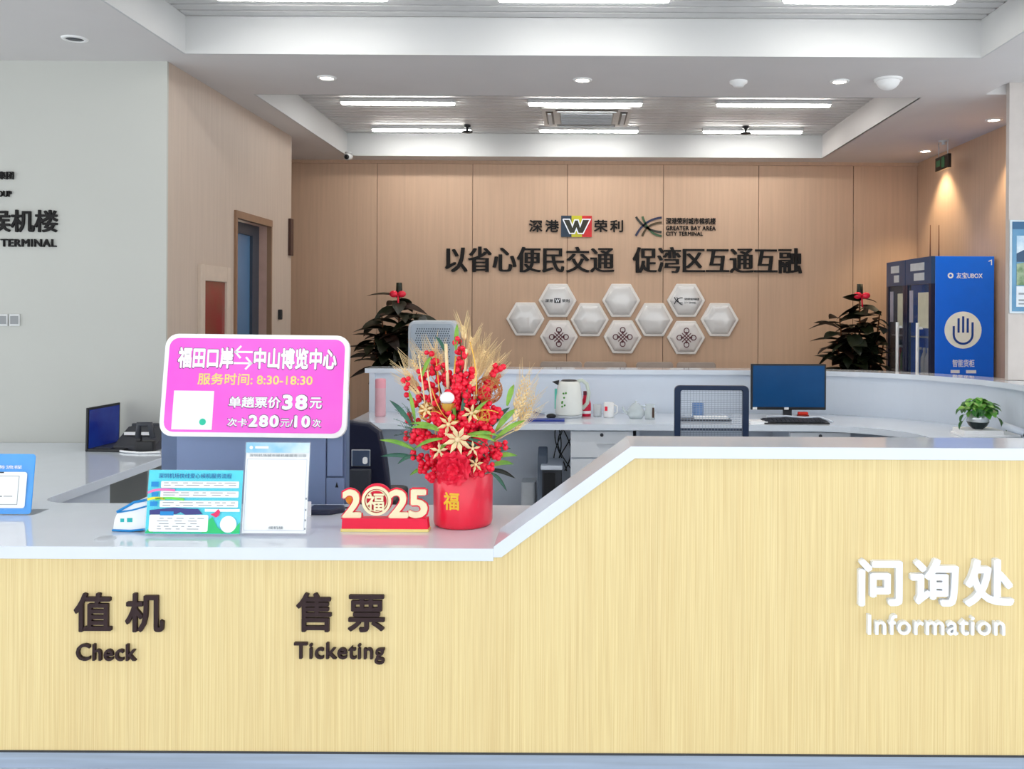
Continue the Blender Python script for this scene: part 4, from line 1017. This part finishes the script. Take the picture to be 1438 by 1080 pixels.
for k in range(14):
    a_ = random.uniform(0, 2*PI); q_ = random.uniform(.5, 1); x_, y_ = 642+56*q_*math.cos(a_), 600+55*q_*math.sin(a_)
    blade(642+.4*(x_-642), 610+.4*(y_-610), x_+14*math.cos(a_), y_+14*math.sin(a_), .013, random.choice((M_greenl, M_teal, M_greenl)), dy=-.1, dy2=-.07)
wsp = MB()
for k in range(12):
    a = FP(585, 605, -.02); b = FP(random.uniform(552, 572), random.uniform(565, 612), -.02)
    wsp.tube(curve3(a, b, .01, 5), .0009, 3)
    for j in range(4):
        c = a.lerp(b, .4+.15*j); wsp.tube([c, c+Vector((random.uniform(-.012, .006), 0, random.uniform(-.01, .014)))], .0008, 3)
part('fern_sprig', wsp, M_teal, pt)
for x0, y0, xm, ym, x1, y1 in ((590, 590, 605, 570, 620, 582), (655, 590, 675, 568, 700, 580), (606, 545, 622, 600, 645, 590), (660, 480, 672, 520, 668, 560)):
    part('gold_ribbon', MB().tube([FP(a_, b_, -.1) for a_, b_ in arc((x0, y0), (xm, ym), (x1, y1))], .002, 5), M_gold, pt)

# ------------------------------------------------------------------ left return: laptop, phone, printer
t = root('laptop', 'open black laptop with a dark blue screen by the white wall', 'laptop', (-2.62, 5.12, ZT))
lm = Matrix.Translation((-2.62, 5.12, ZT)) @ Matrix.Rotation(math.radians(-5), 4, 'Z')
def lpart(n, mb, m, par=t, **k): return part(n, mb.xf(lm), m, par, **k)
lpart('laptop_base', MB().box((0, -.15, .0), (.2, .15, .016)), M_black, bevel=.004)
lpart('keyboard_keys', MB().box((.03, -.13, .016), (.12, .13, .019)), M_dgrey)
sc = Matrix.Rotation(math.radians(1), 4, 'Y')
lpart('laptop_lid', MB().box((-.012, -.15, 0), (0, .15, .235)).xf(sc), M_black, bevel=.003)
lpart('laptop_screen', MB().box((0, -.138, .015), (.001, .138, .222)).xf(sc), mat('laptop_blue', '#10124f', .1, col2='#1b3b7a', scale=5, emit='#14206a', es=.3))
x_ = XX(203, 5.1)
t = root('ticket_printer', 'low black ticket printer on the return desk beside the laptop', 'printer', (x_, 5.12, ZT))
part('printer_body', MB().prism([(5.0, 0), (5.22, 0), (5.22, .11), (5.17, .11), (5.0, .03)], lambda a, b: (x_-.12, a, ZT+b), lambda a, b: (x_+.11, a, ZT+b)), mat('printer_dark', '#33343b', .4), t, bevel=.004)
part('paper_feed', MB().box((x_-.1, 5.08, ZT+.075), (x_+.06, 5.10, ZT+.09)), M_paper, t)
part('side_strip', MB().box((x_-.11, 5.19, ZT+.11), (x_+.09, 5.215, ZT+.125)), M_dgrey, t)
x_ = XX(217, 5.08)
t = root('desk_telephone', 'black desk telephone handset by the pink sign edge', 'telephone', (x_, 5.05, ZT))
part('phone_cradle', MB().box((x_-.045, 4.96, ZT), (x_+.05, 5.0-.002, ZT+.06)), M_black, t, bevel=.006)
part('handset', MB().tube([(x_-.035, 4.97, ZT+.075), (x_-.03, 4.97, ZT+.15), (x_+.03, 4.97, ZT+.15), (x_+.045, 4.97, ZT+.075)], .016, 8), M_dgrey, t)
part('receiver_post', MB().box((x_-.045, 4.965, ZT+.05), (x_-.02, 4.985, ZT+.09)), M_black, t)
p = PT(190, 632, 4.95)
single('white_cable', MB().tube([(XX(165, 5.0), 4.99, ZT+.006), (XX(178, 4.95), 4.93, ZT+.008), (XX(200, 4.92), 4.9, ZT+.006), (XX(224, 4.9), 4.92, ZT+.008)], .006, 6), M_paper, 'white cable lying on the return desk beside the laptop', 'cable')

# ------------------------------------------------------------------ blue smart fridges on the right
M_fb = mat('fridge_blue', '#1070f5', .3, var=.02); M_fd = mat('fridge_navy', '#101a3c', .3)
FX0, FX1 = 2.736, 3.19; FZ = 1.936
def fridge(y0, y1, label, side_print):
    hf = .2 if side_print else .09
    t = root('smart_fridge', label, 'fridge', ((FX0+FX1)/2, (y0+y1)/2, 0), group='smart vending fridges along the right wall')
    part('side_panel', MB().box((FX0, y0, .05), (FX1, y0+.02, FZ)), M_fb if side_print else M_fd, t, bevel=.004)
    part('cabinet_shell', MB().box((FX0+.12, y0+.02, .05), (FX1, y1, FZ)).box((FX0, y1-.02, .05), (FX0+.12, y1, FZ)).box((FX0, y0+.02, FZ-.06), (FX0+.12, y1-.02, FZ)).box((FX0, y0+.02, .05), (FX0+.12, y1-.02, .15)), M_fb if side_print else M_fd, t, bevel=.006)
    d = part('door_frame', MB().box((FX0-.03, y0, .1), (FX0, y0+.05, FZ-.21)).box((FX0-.03, y1-.05, .1), (FX0, y1, FZ-.21)).box((FX0-.03, y0, .06), (FX0, y1, .16)), M_fd, t)
    part('header', MB().box((FX0-.03, y0, FZ-.21), (FX0, y1, FZ)), mat('fridge_header', '#28466e', .3), t)
    part('header_text', MB().box((FX0-.033, y0+.14, FZ-.1), (FX0-.03, y1-.12, FZ-.04)).box((FX0-.033, y0+.14, FZ-.18), (FX0-.03, y1-.2, FZ-.12)), M_grey, t)
    part('door_glass', MB().box((FX0-.022, y0+.05, .16), (FX0-.016, y1-.05, FZ-.21)), mat('fridge_glass', '#5a6a80', .06, alpha=.3), d)
    part('door_sticker', MB().box((FX0-.0245, y0+.06, 1.38), (FX0-.022, y1-.27, 1.66)), mat('sticker_beige', '#c9c8b4', .5), d)
    part('door_sticker', MB().box((FX0-.0245, y1-.16, 1.42), (FX0-.022, y1-.08, 1.68)), mat('sticker_grey', '#a6a5b8', .5), d)
    part('door_handle', MB().tube([(FX0-.06, y0+hf, .6), (FX0-.06, y0+hf, 1.42)], .014, 8).box((FX0-.06, y0+hf-.01, .64), (FX0-.02, y0+hf+.01, .66)).box((FX0-.06, y0+hf-.01, 1.37), (FX0-.02, y0+hf+.01, 1.39)), M_paper, d)
    for sz in (.4, .7, 1.0, 1.3):
        part('shelf', MB().box((FX0+.0, y0+.03, sz), (FX0+.118, y1-.03, sz+.01)), M_grey, t)
    return t
t = fridge(7.1, 7.66, 'blue smart fridge nearer the camera, its side showing a white hand symbol', True)
pl = Plane((FX0, 7.1-.0, FZ), (FX1-FX0, 0, 0), (0, 0, -.96))
if pl.N.y > 0: pl.N = -pl.N
dc = (.475, .59)
part('hand_disc', pl.disc(dc[0], dc[1], .142, 0, .002, seg=40), mat('disc_pale', '#f4faf2', .4), t)
M_hand = mat('hand_blue', '#17489f', .4); mb = MB()
ux = lambda mm: mm/pl.U.length; uy = lambda mm: mm/pl.V.length
for dx, top in ((-.035, -.09), (0, -.105), (.035, -.09)):
    stroke(pl, [(dc[0]+ux(dx), dc[1]+uy(top)), (dc[0]+ux(dx), dc[1]+uy(.02))], .016, .002, .002, mb)
stroke(pl, [(dc[0]-ux(.072), dc[1]-uy(.03))] + [(dc[0]-ux(.072*math.cos(a)), dc[1]+uy(.035+.07*math.sin(a))) for a in [PI*i/14 for i in range(15)]] + [(dc[0]+ux(.072), dc[1]-uy(.06))], .016, .002, .002, mb)
part('hand_symbol', mb, M_hand, t)
part('brand_text', text_mb('友宝UBOX', pl.fn(.36, .13, .80, .178, 0, .002), .012), M_charw, t)
part('brand_ring', pl.disc(.26, .155, .022, 0, .002, seg=20, inner=.011), M_charw, t)
part('caption_text', text_mb('智能货柜', pl.fn(.30, .825, .67, .885, 0, .002), .012), M_charw, t)
part('caption_marks', bars(pl, [(.27, .91, .42, .935), (.53, .91, .7, .935)], 0, .002), M_charw, t)
part('corner_mark', stroke(pl, [(.9, .04), (.95, .03), (.95, .07)], .006, 0, .002), M_charw, t)
fridge(7.67, 8.13, 'dark blue smart fridge farther back beside the tall plant', False)
# bottles and packs inside the fridges
cols = ['#c0392b', '#2b8a3e', '#e0d23a', '#2f6fd0', '#e8e8e8', '#d97a2b']
for i in range(26):
    fy = (7.19, 7.28, 7.37, 7.46, 7.55, 7.75, 7.84, 7.93, 8.02)[i % 9]; sz = (.71, 1.01, .41)[i // 9]
    cn = cols[(i*5+i//3) % 6]
    wh = ['nearest the blue side panel', 'second from the blue side panel', 'in the middle of the near fridge', 'fourth from the blue side panel', 'last in the near fridge', 'first in the far fridge', 'second in the far fridge', 'third in the far fridge', 'farthest in the far fridge'][i % 9]
    b_ = root('drink_bottle', '%s drink bottle on the %s shelf, %s' % ({'#c0392b': 'red', '#2b8a3e': 'green', '#e0d23a': 'yellow', '#2f6fd0': 'blue', '#e8e8e8': 'white', '#d97a2b': 'orange'}[cols[(i*5+i//3) % 6]], ('middle', 'upper', 'lower')[i // 9], wh), 'bottle', (FX0+.055, fy, sz), group='drinks inside the fridges')
    part('bottle_body', MB().lathe([(0, 0), (.028, 0), (.03, .01), (.03, .13), (.012, .17), (.012, .19)], seg=10), mat('drink'+cn, cn, .3), b_, world=False)
    part('cap', MB().lathe([(.014, .19), (.014, .21), (0, .21)], seg=8), M_paper, b_, world=False)
# two thin rods on top of the fridge
for px in (1303, 1315):
    a = PT(px, 358, 7.5); single('antenna_rod', MB().tube([(a.x, 7.45, FZ), (a.x, 7.45, FZ+.27)], [.006, .003], 6), mat('rod_rust', '#8a5a3c', .5), 'thin brown rod standing on top of the fridge, %s one' % ('left' if px == 1303 else 'right'), 'rod', group='rods on the fridge')

# ------------------------------------------------------------------ poster on the column
t = root('column_poster', 'blue travel poster in a pale frame on the column at the right edge', 'poster', (3.0, 5.95, 1.5))
pl = Plane((2.767, 5.949, PT(1420, 309, 5.95).z), (.46, 0, 0), (0, 0, -(PT(1420, 309, 5.95).z-PT(1420, 440, 5.95).z)))
if pl.N.y > 0: pl.N = -pl.N
part('poster_frame', pl.quad(0, 0, 1, 1, 0, .012), mat('poster_frame', '#cfdbe2', .3), t, bevel=.002)
part('poster_sheet', pl.quad(.03, .02, .97, .98, .012, .002), mat('poster_blue', '#4d83ab', .4, col2='#6fa3c4', scale=5), t)
part('poster_header', pl.quad(.03, .02, .97, .1, .014, .001), mat('poster_teal', '#2e5f86', .4), t)
part('poster_sky', pl.quad(.09, .17, .93, .45, .014, .001), mat('poster_sky', '#8fb9d6', .4, col2='#dfe9ee', scale=12), t)
part('poster_mountain', pl.poly([(.09, .45), (.09, .36), (.3, .28), (.45, .36), (.7, .25), (.93, .35), (.93, .45)], .0152, .0006), mat('poster_mountain', '#2a4a6a', .4), t)
part('poster_meadow', pl.poly([(.09, .7), (.09, .47), (.5, .42), (.93, .5), (.93, .7)], .0158, .0006), mat('poster_meadow', '#5d7f5a', .5, col2='#a9b89a', scale=30), t)
part('poster_caption', pl.quad(.09, .71, .93, .93, .014, .001), mat('poster_pale', '#d5dde4', .4), t)
part('poster_text', bars(pl, [(.12, .78, .5, .80), (.12, .85, .6, .87), (.12, .89, .4, .905)], .0152, .0006), M_inkgrey, t)

# ------------------------------------------------------------------ tall dark potted plants, air purifier, bench
def leaf_mesh(L, wd, m, nm='leaf', sag=.25):
    n = 6; vs = []
    for i in range(n+1):
        t_ = i/n; ww = wd*.5*math.sin(PI*(.06+.94*t_)**.85)**.9 if t_ < 1 else 0; z = -sag*L*t_*t_
        vs += [(L*t_, -ww, z+ww*.25), (L*t_, 0, z), (L*t_, ww, z+ww*.25)]
    fs = []
    for i in range(n): fs += [(3*i, 3*i+3, 3*i+4, 3*i+1), (3*i+1, 3*i+4, 3*i+5, 3*i+2)]
    mb = MB().add(vs, fs, True); me = mb.mesh(nm); me.materials.append(m); return me
def big_plant(px, Y, seed, label, zt, wl_, wr_):
    rnd = random.Random(seed); p = PT(px, 500, Y)
    t = root('potted_rubber_plant', label, 'plant', (p.x, Y, 0), group='tall dark plants against the back wall')
    part('plant_pot', MB().lathe([(0, 0), (.15, 0), (.19, .38), (.2, .4), (.18, .4), (.17, .36), (0, .36)], seg=24), M_white, t, world=False)
    part('soil', MB().lathe([(0, .37), (.17, .365)], seg=20), M_leafd, t, world=False)
    lm_ = [leaf_mesh(.27, .13, M_leafd), leaf_mesh(.22, .12, M_leafd), leaf_mesh(.26, .12, M_leafr)]
    stems = [(0, 0, zt-.12), (-.10, .03, zt-.3), (.10, -.02, zt-.26), (-.06, -.06, zt-.42), (.06, -.05, zt-.45), (-.13, -.03, zt-.5), (.13, .0, zt-.5)]
    for sx, sy, sz in stems:
        part('stem', MB().tube([(sx*.4, sy*.4, .36), (sx*1.1, sy, (sz+.4)/2), (sx*1.6, sy*1.6, sz)], [.014, .011, .006], 7), M_stem, t, world=False)
        z = .95; k = 0
        while z < sz:
            a = k*2.4+seed+sx*20; f_ = (z-.4)/(sz-.4); q = f_*1.0
            o = bpy.data.objects.new('leaf', lm_[rnd.choice((0, 1, 0, 1, 2))]); COL.objects.link(o); o.parent = t
            o.location = (sx*(.4+1.2*q), sy*(.4+1.2*q), z)
            wide = 1.12-.42*((z/zt)**3)
            yaw = a+rnd.uniform(-.3, .3); o.rotation_euler = (rnd.uniform(-.5, .5), rnd.uniform(-.5, .45), yaw); s_ = rnd.uniform(.85, 1.25)*wide
            room = FX0 - .09 - p.x - o.location.x; reach = .28*math.cos(yaw)+.06
            if reach > 0 and s_*reach > room: s_ = max(.45, room/reach); o.scale = (s_, s_, s_)
            z += .019; k += 1
    # red bow and buds on top
    rb = part('red_bow', MB().sphere((-.036, -.06, zt-.1), .038, 10, 7, (1, .5, .8)).sphere((.036, -.06, zt-.1), .036, 10, 7, (1, .5, .8)).tube([(0, -.05, zt-.1), (.005, -.06, zt-.2)], .008, 5), M_red, t, world=False, label='red ribbon bow')
    part('top_bud', MB().tube([(0, 0, zt-.13), (0, 0, zt)], [.03, .025], 8), M_leafd, t, world=False)
    return t
big_plant(560, 8.1, 1, 'tall dark-leaved plant with a red bow at the left, beside the air purifier', PT(563, 397, 8.1).z, 1, 1)
big_plant(1207, 8.0, 4, 'tall dark-leaved plant with a red bow at the right, beside the fridges', PT(1217, 399, 8.0).z, 1, 1)

Yp = 7.3; a = PT(573, 450, Yp); b = PT(641, 515, Yp); xc = (a.x+b.x)/2; w2 = (b.x-a.x)/2
t = root('air_purifier', 'tall pale blue-grey air purifier with perforated front behind the rear desk', 'air purifier', (xc, Yp+.12, 0))
part('purifier_body', MB().prism_y(rbox2(xc-w2, .02, xc+w2, a.z, .06, 6), Yp, Yp+.25), mat('purifier_grey', '#c4ccd4', .4), t, bevel=.01)
part('front_panel', MB().prism_y(rbox2(xc-w2+.022, .08, xc+w2-.022, a.z-.025, .04, 6), Yp-.012, Yp), mat('purifier_face', '#aab7c4', .4), t, bevel=.004)
hl = MB(); z = .7
while z < a.z-.07:
    x = xc-w2+.06+((int(z/.018)) % 3)*.006
    while x < xc+w2-.055: hl.box((x, Yp-.0135, z), (x+.0095, Yp-.012, z+.0095)); x += .018
    z += .018
part('perforation', hl, mat('hole_dark', '#4a5562', .6), t, stuff=True)
part('purifier_foot', MB().box((xc-w2+.03, Yp+.02, 0), (xc+w2-.03, Yp+.23, .02)), M_dgrey, t)

Ybn = 8.0
t = root('waiting_bench', 'row of four pale seats against the back wall, tops just above the desk rim', 'bench', (XX(885, Ybn), Ybn+.1, 0))
M_bench = mat('bench_metal', '#a89a90', .35, metal=.4)
zt = PT(885, 511, Ybn).z
for x0, x1 in ((757, 818), (821, 883), (897, 951), (956, 1013)):
    X0, X1 = XX(x0, Ybn), XX(x1, Ybn)
    part('backrest', MB().prism_y(rbox2(X0, .5, X1, zt, .03), Ybn+.3, Ybn+.325), M_bench, t, bevel=.006)
    part('seat', MB().box((X0, Ybn-.15, .42), (X1, Ybn+.28, .45)), M_bench, t, bevel=.008)
part('beam', MB().box((XX(757, Ybn), Ybn+.05, .36), (XX(1013, Ybn), Ybn+.11, .42)), M_dgrey, t)
for px in (775, 995): part('leg', MB().tube([(XX(px, Ybn), Ybn-.15, .02), (XX(px, Ybn), Ybn+.08, .36)], .02, 8).tube([(XX(px, Ybn), Ybn+.3, .02), (XX(px, Ybn), Ybn+.08, .36)], .02, 8), M_chrome, t)
part('back_support', MB().box((XX(757, Ybn)+.05, Ybn+.325, .4), (XX(757, Ybn)+.1, Ybn+.345, .8)).box((XX(1013, Ybn)-.1, Ybn+.325, .4), (XX(1013, Ybn)-.05, Ybn+.345, .8)), M_dgrey, t)

# ------------------------------------------------------------------ small pothos on the right of the desk
Yv = 5.7; xv = XX(1374, Yv)
single('paper_pad', MB().box((xv-.13, Yv-.1, .75), (xv+.22, Yv+.1, .765)).box((xv-.12, Yv-.09, .765), (xv+.12, Yv+.09, .79)), M_paper, 'white stack of paper under the small potted plant', 'paper', bevel=.002)
t = root('potted_pothos', 'small green pothos in a round silver-white pot on the right of the desk', 'plant', (xv, Yv, .79))
part('plant_pot', MB().lathe([(0, 0), (.03, 0), (.052, .02), (.066, .05), (.062, .085), (.04, .11), (.036, .108)], seg=28), mat('pot_silver', '#d8dde0', .12, metal=.5), t, world=False)
part('pot_band', MB().lathe([(.0315, .001), (.0535, .02), (.0665, .045)], seg=28), mat('pot_dark_glaze', '#243034', .15), t, world=False, label='dark glossy lower band')
lms = [leaf_mesh(.062, .05, M_green, sag=.35), leaf_mesh(.05, .042, mat('green_leaf_light', '#4f9a38', .4, col2='#7fbf4a', scale=25), sag=.3), leaf_mesh(.055, .045, mat('green_leaf_deep', '#1d4f22', .4, col2='#2f7a2a', scale=25), sag=.3)]
rnd = random.Random(5); stm = MB()
for i in range(64):
    a = rnd.uniform(0, 2*PI); e_ = rnd.uniform(-.1, 1.3); rr_ = rnd.uniform(.05, .095)
    px_, py_, pz_ = rr_*math.cos(a)*math.cos(e_)*1.15, rr_*math.sin(a)*math.cos(e_), .115+rr_*math.sin(e_)*.85
    o = bpy.data.objects.new('leaf', lms[i % 3]); COL.objects.link(o); o.parent = t; o.location = (px_, py_, pz_); s_ = rnd.uniform(.8, 1.15); o.scale = (s_,)*3
    o.rotation_euler = (rnd.uniform(-.4, .4), rnd.uniform(-.2, .7), a+rnd.uniform(-.5, .5))
    stm.tube([(0, 0, .1), (px_*.5, py_*.5, pz_*.9+.02), (px_, py_, pz_)], .0012, 4, False)
for dx, dz in ((-.105, .02), (.11, .04), (.14, .01), (-.1, .06)):
    o = bpy.data.objects.new('leaf', lms[2]); COL.objects.link(o); o.parent = t; o.location = (dx, -.03, dz+.03); o.rotation_euler = (0, .9, PI if dx < 0 else 0)
    stm.tube([(0, 0, .1), (dx*.6, -.02, .1), (dx, -.03, dz+.03)], .0014, 4, False)
part('stems', stm, M_greenl, t, world=False)
t = root('desk_lamp', 'white folding lamp lying on the desk right of the small plant', 'lamp', (xv+.2, Yv-.12, .75))
part('lamp_arm', MB().tube([(xv+.11, Yv+.02-.12, .825), (xv+.24, Yv-.2, .775)], [.022, .02], 10), M_white, t)
part('joint_ring', MB().tube([(xv+.205, Yv-.172, .789), (xv+.214, Yv-.178, .785)], .0235, 12), M_dgrey, t)
part('lamp_foot', MB().tube([(xv+.24, Yv-.2, .775), (xv+.34, Yv-.22, .77)], .018, 10), M_white, t)

bpy.data.objects.remove(_to)
